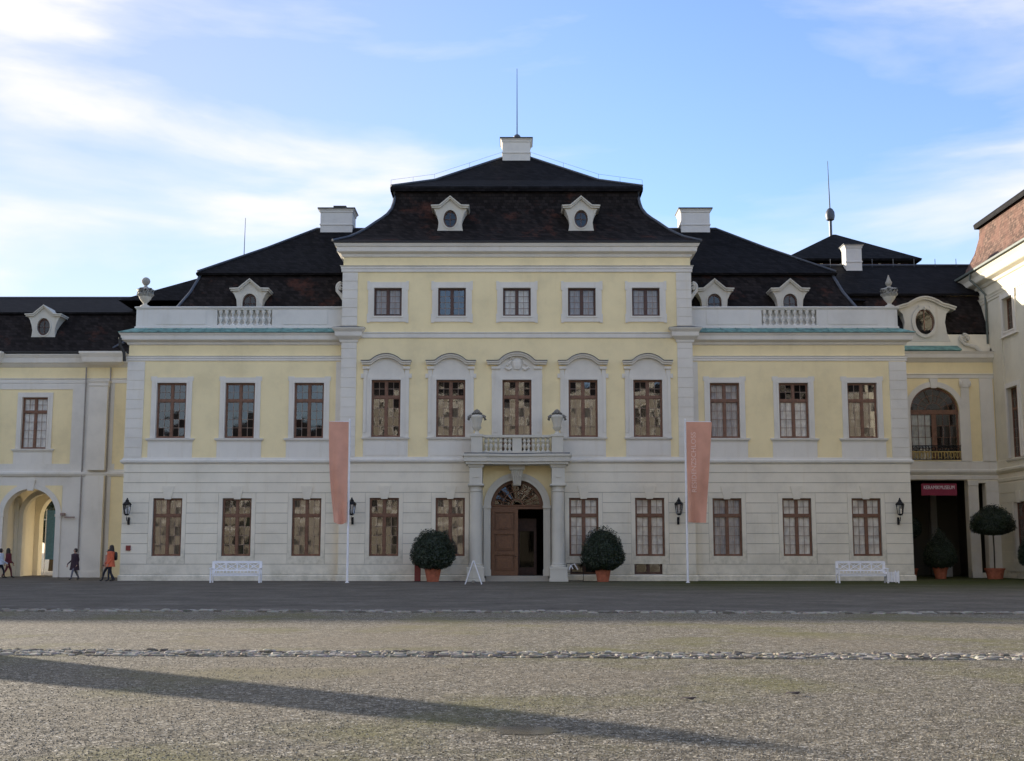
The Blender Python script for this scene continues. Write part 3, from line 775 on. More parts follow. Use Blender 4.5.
for p, z0, z1 in ((-.10, 6.20, 6.34), (0, 6.34, 6.62), (.07, 6.62, 6.74)):
    f = bow(1, p); bc.prism_z(f + [(2.86 + p, 0), (-2.86 - p, 0)], z0 + .001, z1)
ld = MB(); f = bow(1, -.02); ld.prism_z(f + [(2.82, 0), (-2.82, 0)], 6.741, 6.80)
bal = bc.build('balcony', M['stone'], palace); ld.build('lead_cover', M['lead'], bal)
br_ = MB()
for sx in (-1, 1):
    a, b = sorted((sx * 1.86, sx * 2.46)); br_.box(a, b, -1.42, -.7, 6.8, 7.68); br_.box(a - .05, b + .05, -1.47, -.65, 7.68, 7.8)
    a, b = sorted((sx * 2.26, sx * 2.42)); br_.box(a, b, -.7, -.06, 6.8, 6.9); br_.box(a, b, -.7, -.06, 7.66, 7.78)
br_.box(-.25, .25, -1.2, -.95, 6.8, 7.66)
br_.box(-1.88, 1.88, -1.28, -.92, 6.8, 6.90); br_.box(-1.88, 1.88, -1.28, -.92, 7.64, 7.77)
bprof = [(.10, 0), (.10, .05), (.05, .09), (.05, .14), (.105, .26), (.11, .33), (.04, .42), (.105, .52), (.10, .58), (.05, .66), (.10, .70), (.10, .74)]
for x in [-1.66, -1.40, -1.14, -.88, -.62, -.40, .40, .62, .88, 1.14, 1.40, 1.66]: br_.lathe(bprof, x, -1.1, 6.90, 12)
for sx in (-1, 1):
    for y in (-.52, -.28): br_.lathe(bprof, sx * 2.34, y, 6.90, 10)
br_.build('balcony_rail', M['stone'], palace, smooth=35)
stp = MB(); stp.box(-1.9, 1.9, -.95, .3, .0, .14); stp.box(-1.66, 1.66, -.55, .32, .14, .28); stp.build('doorstep', M['step'], palace)
# door leaves and fanlight
dl = MB()
def leaf(mb, x0, x1, z0, z1):
    mb.box(x0, x1, .30, .37, z0, z1)
    W = x1 - x0
    for a, b in ((.06, .31), (.36, .62), (.67, .95)):
        za, zb = z0 + (z1 - z0) * a, z0 + (z1 - z0) * b
        mb.box(x0 + .27, x1 - .27, .255, .30, za + .08, zb - .08); mb.box(x0 + .34, x1 - .34, .225, .255, za + .16, zb - .16)
    mb.box(x0 + .01, x0 + .19, .20, .30, z0, z1); mb.box(x1 - .19, x1 - .01, .20, .30, z0, z1)
    for a, b in ((0, .06), (.31, .36), (.62, .67), (.95, 1.0)): mb.box(x0 + .19, x1 - .19, .205, .30, z0 + (z1 - z0) * a, z0 + (z1 - z0) * b)
leaf(dl, -1.42, .06, .285, 3.86)
dlo = dl.build('door', M['door'], palace)
hd = MB(); hd.tube([(-.02, .26, 1.3), (-.02, .20, 1.3), (-.12, .20, 1.3)], .018, 6); hd.build('handle', M['iron'], dlo)
d2 = MB()
leaf(d2, -1.36, 0, .285, 3.86)
d2o = d2.build('door', M['door'], palace, (1.42, .5, 0), rotz=R(-86)); d2o['label'] = 'oak leaf swung inwards'
tr = MB(); tr.box(-1.43, 1.43, .24, .42, 3.86, 4.06); tr.mould(-1.43, 1.43, .24, [(0, 4.0), (.05, 4.03), (.05, 4.08), (0, 4.1)], .4, ends=(0, 0))
tr.arch_band(0, 4.06, 1.22, 1.43, .28, .38); tr.lathe([(.26, 0), (.26, .06)], 0, 0, 0, 3)
tr.v = tr.v[:-6]; tr.f = tr.f[:-5]; tr.m = tr.m[:-5]
tr.arch_band(0, 4.06, .28, .36, .29, .36); tr.arch_band(0, 4.06, .74, .79, .30, .35)
for k in range(1, 12):
    a = math.pi * k / 12; tr.tube([(.34 * math.cos(a), .32, 4.06 + .34 * math.sin(a)), (1.24 * math.cos(a), .32, 4.06 + 1.24 * math.sin(a))], .022, 6)
for k in range(12):
    a = math.pi * (k + .5) / 12
    tr.tube([((.98 + .12 * math.cos(t)) * math.cos(a) - .09 * math.sin(t) * math.sin(a), .32, 4.06 + (.98 + .12 * math.cos(t)) * math.sin(a) + .09 * math.sin(t) * math.cos(a)) for t in [2 * math.pi * i / 10 for i in range(11)]], .015, 5)
fl_ = tr.build('fanlight', M['door'], palace)
g = MB()
for k in range(12):
    a, b = math.pi * k / 12, math.pi * (k + 1) / 12; e = random.gauss(0, .03)
    g.quad((.2 * math.cos(a), .33, 4.06 + .2 * math.sin(a)), (1.3 * math.cos(a), .33 + e, 4.06 + 1.3 * math.sin(a)), (1.3 * math.cos(b), .33 + e * .6, 4.06 + 1.3 * math.sin(b)), (.2 * math.cos(b), .33, 4.06 + .2 * math.sin(b)))
g.build('pane', M['glass_dull'], fl_)
vb = MB()   # vestibule with an inner glazed door
vb.quad((-2.1, 6, .28), (2.1, 6, .28), (2.1, 6, 6.1), (-2.1, 6, 6.1)); vb.quad((-2.1, .5, .28), (-2.1, 6, .28), (-2.1, 6, 6.1), (-2.1, .5, 6.1)); vb.quad((2.1, 6, .28), (2.1, .5, .28), (2.1, .5, 6.1), (2.1, 6, 6.1))
vb.quad((-2.1, .5, 6.1), (2.1, .5, 6.1), (2.1, 6, 6.1), (-2.1, 6, 6.1)); vb.quad((-2.1, .34, .284), (2.1, .34, .284), (2.1, 6, .284), (-2.1, 6, .284))
vb.build('vestibule', M['dark'], palace)
iv = MB(); iv.box(.15, .95, 2.3, 2.34, .7, 2.7); ivo = iv.build('inner_door', M['glass_in'], palace)
iv = MB(); iv.box(.05, .15, 2.26, 2.38, .285, 3.4); iv.box(.95, 1.1, 2.26, 2.38, .285, 3.4); iv.box(.15, .95, 2.26, 2.38, .285, .7); iv.box(.15, .95, 2.26, 2.38, 2.7, 3.4); iv.build('frame', M['wood_dark'], ivo)

# ------------------------------------------------------------------ left gallery range with the archway
GY = 9.5; AX = -30.05; BAY = 5.9
gal = thing('gallery_building', 'lower yellow arcaded range with open archway, beyond the grey pilaster by the people', 'building')
bays = [AX - BAY * k for k in range(9)]
gx0, gx1 = -84.0, -21.6
holes = [(x - 1.62, x + 1.62, 0, 5.42) for x in bays[:4]]; nh = [(x - .80, x + .80, 7.9, 11.12) for x in bays]
w = MB()
w.wall(gx0, gx1, 0, 6.2, holes, GY, .7, 0); [w.arch_fill(x, 1.62, 3.8, GY, .7, 0) for x in bays[:4]]
w.wall(gx0, gx1, 6.2, 13.3, nh, GY, .24, 1, 0)
w.wall(gx0, gx1, 0, 6.2, holes, GY + 6.0, .7, 2); [w.arch_fill(x, 1.62, 3.8, GY + 6.0, .7, 2) for x in bays[:4]]
w.quad((gx0, GY + 6.7, 0), (gx1, GY + 6.7, 0), (gx1, GY + 6.7, 6.2), (gx0, GY + 6.7, 6.2), 2) if False else None
w.wall(gx0, gx1, 6.2, 13.9, [], 24, .1, 1)
w.wall(gx0, gx1, 0, 6.2, [], GY + 15, .1, 1) if False else None
w.quad((gx0, GY, 0), (gx0, 24, 0), (gx0, 24, 13.9), (gx0, GY, 13.9), 1); w.quad((gx1, GY, 0), (gx1, 24, 0), (gx1, 24, 13.9), (gx1, GY, 13.9), 1)
w.quad((gx0, GY, 6.15), (gx1, GY, 6.15), (gx1, 24, 6.15), (gx0, 24, 6.15), 2)
w.quad((gx0, GY + .1, 5.75), (gx1, GY + .1, 5.75), (gx1, GY + 6.1, 5.75), (gx0, GY + 6.1, 5.75), 2)
for x in bays[:4]:
    w.box(x - 4.0, x - 1.95, GY + .7, GY + 6.0, 0, 5.74, 2)
    w.box(x - 1.95, x - 1.72, GY + 2.6, GY + 3.5, 0, 5.0, 2)
w.box(bays[0] + 1.95, gx1, GY + .7, GY + 6.0, 0, 5.74, 2)
w.build('wall', [M['grey'], M['yellow'], M['arcade']], gal)
fz = MB()
for x in bays:   # yellow panels in the grey ground storey, grey frames in the upper one
    for s_ in (-1, 1):
        a, b = sorted((x + s_ * 1.9, x + s_ * 2.2))
    fz.box(x - 2.85, x - 2.32, GY - .04, GY + .05, 6.95, 12.0); fz.box(x + 2.32, x + 2.85, GY - .04, GY + .05, 6.95, 12.0); fz.box(x - 2.32, x + 2.32, GY - .04, GY + .05, 11.62, 12.0)
fz.box(gx0, -24.95, GY - .05, GY + .05, 6.6, 6.96)
fz.build('pilaster_strip', M['grey'], gal)
fy = MB()
for x in bays[:4]:
    pts = [(x + 1.95 * math.cos(math.pi * i / 20), 3.8 + 1.95 * math.sin(math.pi * i / 20)) for i in range(21)]
    for i in range(20):
        p, q_ = pts[i], pts[i + 1]; fy.quad((p[0], GY - .02, p[1]), (p[0], GY - .02, 5.62 if p[1] < 5.62 else p[1]), (q_[0], GY - .02, 5.62 if q_[1] < 5.62 else q_[1]), (q_[0], GY - .02, q_[1])) if max(p[1], q_[1]) < 5.62 else None
fy.build('spandrel', M['yellow'], gal)
for x in bays[:4]:
    am = MB()
    am.arch_band(x, 3.8, 1.62, 1.95, GY - .08, GY + .02, 0); am.prism([(x - .18, 5.3), (x + .18, 5.3), (x + .28, 5.95), (x - .28, 5.95)], GY - .14, GY)
    for s_ in (-1, 1):
        a, b = sorted((x + s_ * 1.58, x + s_ * 1.99)); am.box(a, b, GY - .11, GY + .2, 3.7, 3.86)
    rb = MB(); rb.arch_band(x, 3.8, 1.45, 1.75, GY + 2.7, GY + 3.2, 0); rb.build('rib_arch', M['arcade'], gal)
    am.build('archivolt', M['grey'], gal)
for xc in [bays[0] + 4.05] + [b_ - BAY / 2 for b_ in bays[:-1]]:
    am2 = MB(); hw = .57 if xc > AX else .42
    am2.box(xc - hw, xc + hw, GY - .46, GY + .05, .35, 6.2); am2.box(xc - hw - .05, xc + hw + .05, GY - .52, GY + .05, 0, .35); am2.box(xc - hw, xc + hw, GY - .46, GY + .05, 6.55, 11.9)
    am2.mould(xc - hw, xc + hw, GY - .46, [(0, 11.75), (.05, 11.8), (.05, 11.95), (.12, 12.1)], GY)
    am2.mould(xc - hw - .1, xc + hw + .6 if xc > AX else xc + hw + .1, GY - .46, [(.0, 13.1), (.12, 13.16), (.3, 13.26), (.36, 13.55), (.5, 13.8), (.5, 13.9)], GY)
    am2.build('pilaster', M['grey'], gal)
an = MB(); an.box(-25.40, -25.12, GY - .06, GY + .05, 0, 12.0); an.build('corner_strip', M['grey'], gal); an = MB(); an.box(-27.55, -26.6, GY - .055, GY + .05, 0, 11.99); an.build('corner_strip', M['grey'], gal)
for xd in (-26.92, -25.39):
    dp = MB(); dp.tube([(xd, GY - .12, .1), (xd, GY - .12, 13.0)], .045, 6); dp.build('rain_pipe', M['pipe'], gal)
ys_ = MB(); ys_.box(-25.12, -21.6, GY - .03, GY + .05, 0, 12.0); ys_.build('return_wall', M['yellow'], gal)
st = MB()
st.mould(gx0, gx1, GY, [(0, 6.14), (.12, 6.2), (.2, 6.32), (.2, 6.42), (.08, 6.5), (.06, 6.6), (0, 6.62)], GY + .1); st.mould(gx0, gx1, GY, [(0, 12.0), (.06, 12.02), (.06, 12.22), (.12, 12.3), (0, 12.34)], GY + .1)
st.mould(gx0, gx1, GY, [(0, 13.0), (.08, 13.06), (.2, 13.2), (.3, 13.28), (.34, 13.56), (.46, 13.74), (.46, 13.8), (0, 13.84)], 23)
st.build('cornice', M['grey'], gal)
gt = MB(); gt.mould(gx0, gx1, GY, [(.46, 13.85), (.56, 13.86), (.56, 13.95), (.4, 13.96)], 23); gt.build('gutter', M['gutter'], gal)
for i, x in enumerate(bays): put_window(gal, 'gallery', x, GY, 7.9, 'gallery', ('curtain', .02, .98, 0), tilt=.005)
di = MB(); di.box(gx0 + .2, gx1 - .2, GY + .9, GY + 1.0, 6.3, 13.4); di.build('interior', M['dark'], gal)
r = MB()
def gr(y0, y1, z, e): return [(gx0 - e, y0, z), (gx1 + e, y0, z), (gx1 + e, y1, z), (gx0 - e, y1, z)]
r.rings([gr(GY - .55, 25, 13.95, .2), gr(GY - .2, 24.6, 14.25, .1), gr(GY + .8, 23.6, 15.3, 0), gr(GY + 1.9, 22.6, 16.75, 0)], 0, False)
r.rings([gr(GY + 1.75, 22.75, 16.72, .1), gr(GY + 1.7, 22.8, 16.86, .1), gr(17.1, 17.3, 19.0, 0)], 1)
r.tube([(gx0, 17.2, 19.03), (gx1, 17.2, 19.03)], .09, 6, 2)
r.tube([(-25.3, 9.3, 14.2), (-23.4, 10.2, 15.6), (-21.8, 11.4, 16.9)], .1, 6, 2)
r.build('roof', [M['roof'], M['roof_upper'], M['lead']], gal)
for x in (-30.0, -30.0 - BAY * 2, -30.0 - BAY * 4): dormer(gal, x, GY + .55, 14.78, 1.12)
# rib arch and impost inside, street sign arm at the right jamb
sb = MB(); sb.box(-28.05, -27.8, GY - .35, GY - .12, 3.75, 3.92); sb.box(-27.8, -27.2, GY - .30, GY - .2, 3.62, 3.7); sb.build('bracket_sign', M['bracket'], gal)

# ------------------------------------------------------------------ right link building (portal under an arched window)
RY = 8.0
lk = thing('link_building', 'recessed yellow link with arched balcony window above a dark open passage and crimson sign', 'building')
lx0, lx1 = 21.6, 29.3
wc = 25.6; wr_ = 1.5
w = MB()
w.wall(lx0, lx1, 0, 6.6, [(23.6, 27.42, 0, 5.88), (28.05, 28.5, 0.3, 5.7)], RY, .6, 0)
w.wall(lx0, lx1, 6.6, 13.4, [(wc - wr_, wc + wr_, 7.1, 11.58)], RY, .35, 1, 0); w.arch_fill(wc, wr_, 10.08, RY, .35, 1)
w.wall(lx0, lx1, 13.3, 15.0, [], RY + .3, .1, 0)
w.quad((lx0, 24, 0), (lx1, 24, 0), (lx1, 24, 14), (lx0, 24, 14), 1); w.quad((lx1, RY, 0), (lx1, 24, 0), (lx1, 24, 14), (lx1, RY, 14), 0)
w.build('wall', [M['cream'], M['yellow']], lk)
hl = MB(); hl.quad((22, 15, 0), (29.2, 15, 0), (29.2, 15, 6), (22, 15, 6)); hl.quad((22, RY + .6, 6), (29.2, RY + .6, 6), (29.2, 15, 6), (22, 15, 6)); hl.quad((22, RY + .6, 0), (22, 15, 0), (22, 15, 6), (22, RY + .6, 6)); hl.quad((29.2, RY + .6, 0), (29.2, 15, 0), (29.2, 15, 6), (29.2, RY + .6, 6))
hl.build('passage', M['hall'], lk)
for bx_ in ((24.6, 25.0, 14.6, 14.99, 0, 5.4), (27.3, 27.7, 14.6, 14.99, 0, 5.4), (26.4, 27.3, 11.0, 11.4, 0, 1.7)):
    hp = MB(); hp.box(*bx_); hp.build('passage_pier', M['joint'], lk)
t = MB()
t.courses(27.45, 27.98, arr(.4, 5.8, 9), [], RY, .05, .02, 0); t.courses(28.52, lx1 - .02, arr(.4, 5.8, 9), [], RY, .05, .02, 0); t.box(27.42, 28.0, RY - .14, RY + .1, 0, .4); t.box(27.40, 28.02, RY - .12, RY + .1, 5.55, 5.8)
t.mould(lx0, lx1, RY, [(0, 6.2), (.08, 6.25), (.16, 6.36), (.16, 6.46), (.06, 6.55), (.04, 7.0), (0, 7.02)], RY + .1, ends=(0, 0))
t.mould(lx0, lx1, RY, [(0, 5.9), (.05, 5.92), (.05, 6.1), (0, 6.15)], RY + .1, ends=(0, 0))
t.mould(lx0, lx1, RY, [(0, 12.1), (.05, 12.14), (.05, 12.3), (.10, 12.38), (0, 12.42)], RY + .1, ends=(0, 0))
t.box(27.25, 27.75, RY - .06, RY + .05, 7.02, 11.6); t.box(28.4, 29.2, RY - .10, RY + .05, 7.02, 12.1)
t.box(27.18, 27.82, RY - .1, RY + .05, 11.55, 12.1); [t.lathe([(.13, 0), (.13, .1)], 0, 0, 0, 3) for _ in ()]
for x in (27.22, 27.78): t.tube([(x, RY - .13, 11.62), (x, RY - .16, 11.75), (x, RY - .13, 11.9)], .09, 6)
t.arch_band(wc, 10.08, wr_, wr_ + .32, RY - .07, RY + .02, 7.02); t.prism([(wc - .16, 11.5), (wc + .16, 11.5), (wc + .26, 12.1), (wc - .26, 12.1)], RY - .12, RY)
t.build('trim', M['grey'], lk)
c = MB(); c.mould(lx0, lx1, RY, [(0, 13.1), (.08, 13.16), (.2, 13.3), (.3, 13.36), (.34, 13.58), (.44, 13.74), (0, 13.78)], RY + 1, ends=(0, 0)); c.mould(lx0, 27.3, RY, [(.46, 13.785), (.46, 13.85), (-.3, 14.2)], RY + 1, 1, ends=(0, 0))
c.build('cornice', [M['grey'], M['copper']], lk)
# arched window
w = MB(); D0 = RY + .18
w.box(wc - 1.5, wc - 1.38, D0, D0 + .1, 7.1, 10.05); w.box(wc + 1.38, wc + 1.5, D0, D0 + .1, 7.1, 10.05); w.box(wc - 1.5, wc + 1.5, D0 - .03, D0 + .12, 9.9, 10.18)
w.box(wc - .14, wc + .14, D0, D0 + .1, 7.1, 9.9); w.arch_band(wc, 10.08, 1.38, 1.5, D0, D0 + .1)
for k in range(1, 8): a = math.pi * k / 8; w.tube([(wc + .5 * math.cos(a), D0 + .04, 10.15 + .5 * math.sin(a)), (wc + 1.42 * math.cos(a), D0 + .04, 10.1 + 1.4 * math.sin(a))], .02, 5)
w.arch_band(wc, 10.1, .5, .54, D0 + .02, D0 + .07); w.arch_band(wc, 10.1, .95, .985, D0 + .02, D0 + .07)
for x0 in (wc - 1.38, wc + .14):
    for i in (1, 2): w.box(x0 + 1.24 * i / 3 - .014, x0 + 1.24 * i / 3 + .014, D0 + .02, D0 + .06, 7.1, 9.9)
    for j in (1, 2, 3): w.box(x0, x0 + 1.24, D0 + .025, D0 + .055, 7.1 + .7 * j - .014, 7.1 + .7 * j + .014)
wo = w.build('window', M['wood'], lk)
g = MB()
for k in range(10):
    a, b = math.pi * k / 10, math.pi * (k + 1) / 10; e = random.gauss(0, .02)
    g.quad((wc + .1 * math.cos(a), D0 + .05, 10.1 + .1 * math.sin(a)), (wc + 1.4 * math.cos(a), D0 + .05 + e, 10.1 + 1.4 * math.sin(a)), (wc + 1.4 * math.cos(b), D0 + .05 + e * .5, 10.1 + 1.4 * math.sin(b)), (wc + .1 * math.cos(b), D0 + .05, 10.1 + .1 * math.sin(b)))
for x0 in (wc - 1.38, wc + .14):
    for i in range(3):
        for j in range(4):
            xa, xb, za, zb = x0 + 1.24 * i / 3, x0 + 1.24 * (i + 1) / 3, 7.1 + .7 * j, 7.1 + .7 * (j + 1); e = random.gauss(0, .01)
            g.quad((xa, D0 + .04 - e, za), (xb, D0 + .04 + e, za), (xb, D0 + .04 + e, zb), (xa, D0 + .04 - e, zb))
g.build('pane', M['glass'], wo)
cu = curtain_mesh(.62, 2.8, 0, 2.75).build('curtain', M['curtain'], wo, (wc - .76, D0 + .02, 7.12))
bx = MB(); bx.box(wc - 1.7, wc + 1.7, RY + 1.2, RY + 1.3, 7, 12); bx.build('interior', M['dark'], lk)
ra = MB(); ra.box(wc - 1.5, wc + 1.5, RY - .10, RY - .06, 7.92, 7.98); ra.box(wc - 1.5, wc + 1.5, RY - .10, RY - .06, 7.12, 7.16)
for i in range(16):
    x = wc - 1.44 + 2.88 * i / 15; ra.tube([(x, RY - .08, 7.62), (x, RY - .08, 7.92)], .02, 5)
ra2 = MB(); ra2.box(wc - 1.5, wc + 1.5, RY - .10, RY - .06, 7.56, 7.62)
for i in range(16): ra2.tube([(wc - 1.44 + 2.88 * i / 15, RY - .08, 7.16), (wc - 1.44 + 2.88 * i / 15, RY - .08, 7.56)], .024, 5)
for i in range(8):
    x = wc - 1.26 + 2.52 * i / 7
    ra2.tube([(x + .12 * math.cos(t_), RY - .09, 7.4 + .18 * math.sin(t_)) for t_ in [2 * math.pi * k / 10 for k in range(11)]], .02, 5)
    ra.tube([(x + .13 * math.cos(t_), RY - .09, 7.76 + .12 * math.sin(t_)) for t_ in [2 * math.pi * k / 10 for k in range(11)]], .024, 5)
rao = ra.build('balcony_grille', M['iron'], lk); ra2.build('gilt_scroll', M['gilt'], rao)
# gable with oval window
o_ = [(-1.55, 0), (1.55, 0), (1.35, .5), (1.25, 1.2), (1.35, 1.75), (1.7, 2.1), (1.0, 2.3), (.7, 2.55), (0, 2.72), (-.7, 2.55), (-1.0, 2.3), (-1.7, 2.1), (-1.35, 1.75), (-1.25, 1.2), (-1.35, .5)]
gb = MB(); hole = ell(0, 1.25, .60, .80); gb.holed_plate(o_, hole, (0, 1.25), 0, 1.6, 0); gb.holed_plate(ell(0, 1.25, .82, 1.02), hole, (0, 1.25), -.08, .08, 0)
gbo = gb.build('gable', M['stone'], lk, (25.35, RY + .28, 14.45))
pe = MB(); path = [(-1.85, 1.95), (-1.35, 2.12), (-1.05, 2.2)] + [(x, 2.2 + .42 * math.cos(x / 1.05 * math.pi / 2)) for x in arr(-1.0, 1.0, 12)] + [(1.05, 2.2), (1.35, 2.12), (1.85, 1.95)]
pe.ribbon(path, .12, -.22, 1.6); pe.ribbon([(x * 1.03, z + .12) for x, z in path], .08, -.32, 1.6)
for k in (-.3, 0, .3): pe.tube([(k, -.06, 1.98), (k * 1.2, -.12, 2.12), (k, -.06, 2.24)], .07, 6)
pe.build('pediment', M['stone'], gbo)
wv = MB(); wv.holed_plate(ell(0, 1.25, .6, .8), ell(0, 1.25, .52, .72), (0, 1.25), .1, .05, 0); wv.box(-.03, .03, .1, .14, .5, 2.0); wv.build('window', M['wood'], gbo)
g = MB(); g.add([(x, .13, z) for x, z in ell(0, 1.25, .6, .8)], [tuple(range(32))]); g.build('pane', M['glass_dull'], gbo)
g = MB(); g.add([(x, .6, z) for x, z in ell(0, 1.25, .7, .9)], [tuple(range(32))]); g.build('interior', M['dark'], gbo)
s2 = scroll(lk, 27.95, RY + .1, 14.35, 1.05, -1, 'stone'); s2.rotation_euler.y = R(-38)
r = MB()
def lr(x0, x1, y0, y1, z): return [(x0, y0, z), (x1, y0, z), (x1, y1, z), (x0, y1, z)]
r.rings([lr(20.5, 29.6, RY + .3, 22, 14.9), lr(20.5, 29.6, RY + .3, 22, 15.0), lr(20.5, 29.6, RY + 1.2, 21.5, 16.6), lr(20.5, 29.6, RY + 1.7, 21, 17.6)], 0, False)
r.rings([lr(20.3, 29.8, RY + 1.5, 21.2, 17.6), lr(20.3, 29.8, RY + 1.5, 21.2, 17.75), lr(20.3, 30.6, 14.0, 15.2, 20.55)], 1)
r.tube([(20, 14, 20.6), (30.6, 14, 20.6)], .08, 6, 2)
for i in range(7): r.tube([(21.0 + 1.4 * i, 13.6, 20.4), (21.0 + 1.4 * i, 13.6, 20.95)], .02, 4, 2)
r.build('roof', [M['roof'], M['roof_upper'], M['lead']], lk)
chimney(lk, 21.95, 23.0, 13.2, 14.2, 19.6, 21.85)

# sign hung in the passage
sg = MB(); sg.box(-1.08, 1.08, 0, .04, 0, .72)
sgo = tag(sg.build('hanging_sign', M['sign_red'], None, (25.72, RY + .15, 4.95)), 'crimson hanging sign with white lettering in the dark passage opening', 'sign')
text_mesh('KERAMIKMUSEUM', .31, .004, M['paint_white'], sgo, (0, -.008, .38), (R(90), 0, 0), (.76, 1, 1), 'CENTER')
rp = MB(); rp.tube([(-1.0, .02, .72), (-1.0, .02, .92)], .01, 4); rp.tube([(1.0, .02, .72), (1.0, .02, .92)], .01, 4); rp.build('cord', M['iron'], sgo)

# ------------------------------------------------------------------ rear tower with pyramid roof
tw = thing('roof_tower', 'square attic tower with black pyramid roof and tall finial rising behind the right chimney', 'tower', (24.2, 24.5, 0))
r = MB(); r.box(-4.2, 4.2, -4.2, 4.2, 0, 22.2); r.build('wall', M['wood_dark'], tw)
r = MB(); r.rings([rect(4.9, -4.9, 4.9, 22.25), rect(4.95, -4.95, 4.95, 22.4), rect(2.2, -2.2, 2.2, 24.1), rect(.1, -.1, .1, 25.4)], 0); r.build('roof', M['roof_upper'], tw)
r = MB()
for i in range(6): x = -3.5 + 1.4 * i; r.box(x - .09, x + .09, -4.26, -4.2, 21.2, 22.2)
r.build('lattice_strut', M['stone'], tw)
fin = MB(); fin.tube([(-.25, 0, 25.2), (-.25, 0, 26.5)], .12, 8); fin.lathe([(.1, 0), (.3, .12), (.36, .4), (.34, .7), (.2, .95), (.06, 1.05)], -.25, 0, 26.45, 12); fin.tube([(-.25, 0, 27.4), (-.3, 0, 31.2)], [.05, .02], 6)
fin.build('finial', M['lead'], tw, smooth=40)

# ------------------------------------------------------------------ big range on the right, facing left
rt = thing('side_range', 'tall cream palace range at the right edge with sunlit cornice and red mansard', 'building', (29.3, 14.0, 0), R(-90))
L = 46.
wx = [1.1] + [8.95 + 3.9 * i for i in range(9)]
hs = [(x - .75, x + .75, 14.6, 16.6) for x in wx] + [(x - .8, x + .8, 7.05, 11.2) for x in wx] + [(x - .795, x + .795, 1.33, 4.46) for x in wx]
w = MB(); w.wall(0, L, 0, 6.2, hs, 0, .3, 0); w.wall(0, L, 6.2, 18.4, hs, 0, .3, 1)
w.quad((0, 0, 0), (0, 14, 0), (0, 14, 18.4), (0, 0, 18.4), 1); w.quad((L, 0, 0), (L, 14, 0), (L, 14, 18.4), (L, 0, 18.4), 1); w.quad((0, 14, 0), (L, 14, 0), (L, 14, 18.4), (0, 14, 18.4), 1)
w.build('wall', [M['cream'], M['side']], rt)
t = MB(); t.mould(0, L, 0, [(0, 6.2), (.1, 6.25), (.18, 6.36), (.18, 6.46), (.06, 6.55), (.04, 7.0), (0, 7.02)], .1); t.mould(0, L, 0, [(0, 5.7), (.06, 5.74), (.06, 5.9), (0, 5.94)], .1)
t.mould(0, L, 0, [(0, 16.9), (.05, 16.93), (.05, 17.08), (.08, 17.1), (.08, 17.2), (.13, 17.3), (0, 17.34)], .1)
t.courses(.02, L, arr(.4, 5.6, 9), hs, 0, .04, .03, 0, margin=.25)
t.mould(0, L, 0, [(0, 17.9), (.1, 17.95), (.16, 18.1), (.45, 18.22), (.5, 18.28), (.52, 18.62), (.70, 18.85), (0, 18.9)], 14)
for x in wx: t.box(x - 1.45, x - 1.15, -.06, .05, 7.05, 16.85)
t.build('cornice', M['side'], rt)
gt = MB(); gt.mould(0, L, 0, [(.70, 18.9), (.82, 18.92), (.82, 19.05), (.65, 19.08)], 14); gt.tube([(.35, -.72, 18.9), (.35, -.75, 18.5), (.30, -.3, 17.9), (.25, -.1, 17.6), (.25, -.1, 16.9)], .07, 8); gt.tube([(5.0, -.72, 18.9), (5.0, -.75, 18.5), (5.3, -.3, 17.9), (5.7, -.1, 17.4), (5.7, -.1, 14.3)], .07, 8); gt.build('gutter', M['gutter_green'], rt)
def rframe(key, half, h, tr_, rl, ru): frame_kind(key, half, h, tr_, rl, ru, M['wood'], M['bar'])
rframe('side_top', .75, 2.0, None, 4, 0); rframe('side_mid', .8, 4.15, .7, 5, 2)
for kk, half, h in (('side_top', .75, 2.0), ('side_mid', .8, 4.15)):
    b = surround(half, h, .3, .08, .05 if kk == 'side_top' else 0); b.mould(-half - .36, half + .36, 0, [(.03, -.24 - (.13 if kk == 'side_top' else 0)), (.13, -.16 - (.13 if kk == 'side_top' else 0)), (.15, -.08 - (.25 if kk == 'side_top' else 0))], .02)
    CASE[kk] = [('casing', case_mesh(b, M['grey']), 0)]
for x in wx:
    put_window(rt, 'side_top', x, 0, 14.6, 'side_top', None, set_in=.2); put_window(rt, 'side_mid', x, 0, 7.05, 'side_mid', None, set_in=.2)
    put_window(rt, 'ground', x, 0, 1.33, 'ground', None, set_in=.2)
di = MB(); di.box(.2, L - .2, 1.2, 1.3, 0, 18.3); di.build('interior', M['dark'], rt)
r = MB()
def sr(s, z): return [(s, s, z), (L - s, s, z), (L - s, 14 - s, z), (s, 14 - s, z)]
r.rings([sr(-.82, 19.06), sr(-.4, 19.25), sr(.2, 19.55), sr(.7, 20.2), sr(1.1, 21.1), sr(1.35, 22.1), sr(1.4, 22.85)], 0, False)
r.rings([sr(1.15, 22.75), sr(1.1, 23.05), sr(1.2, 23.15), sr(6.5, 25.7)], 1)
r.build('roof', [M['roof_red'], M['roof_upper']], rt)

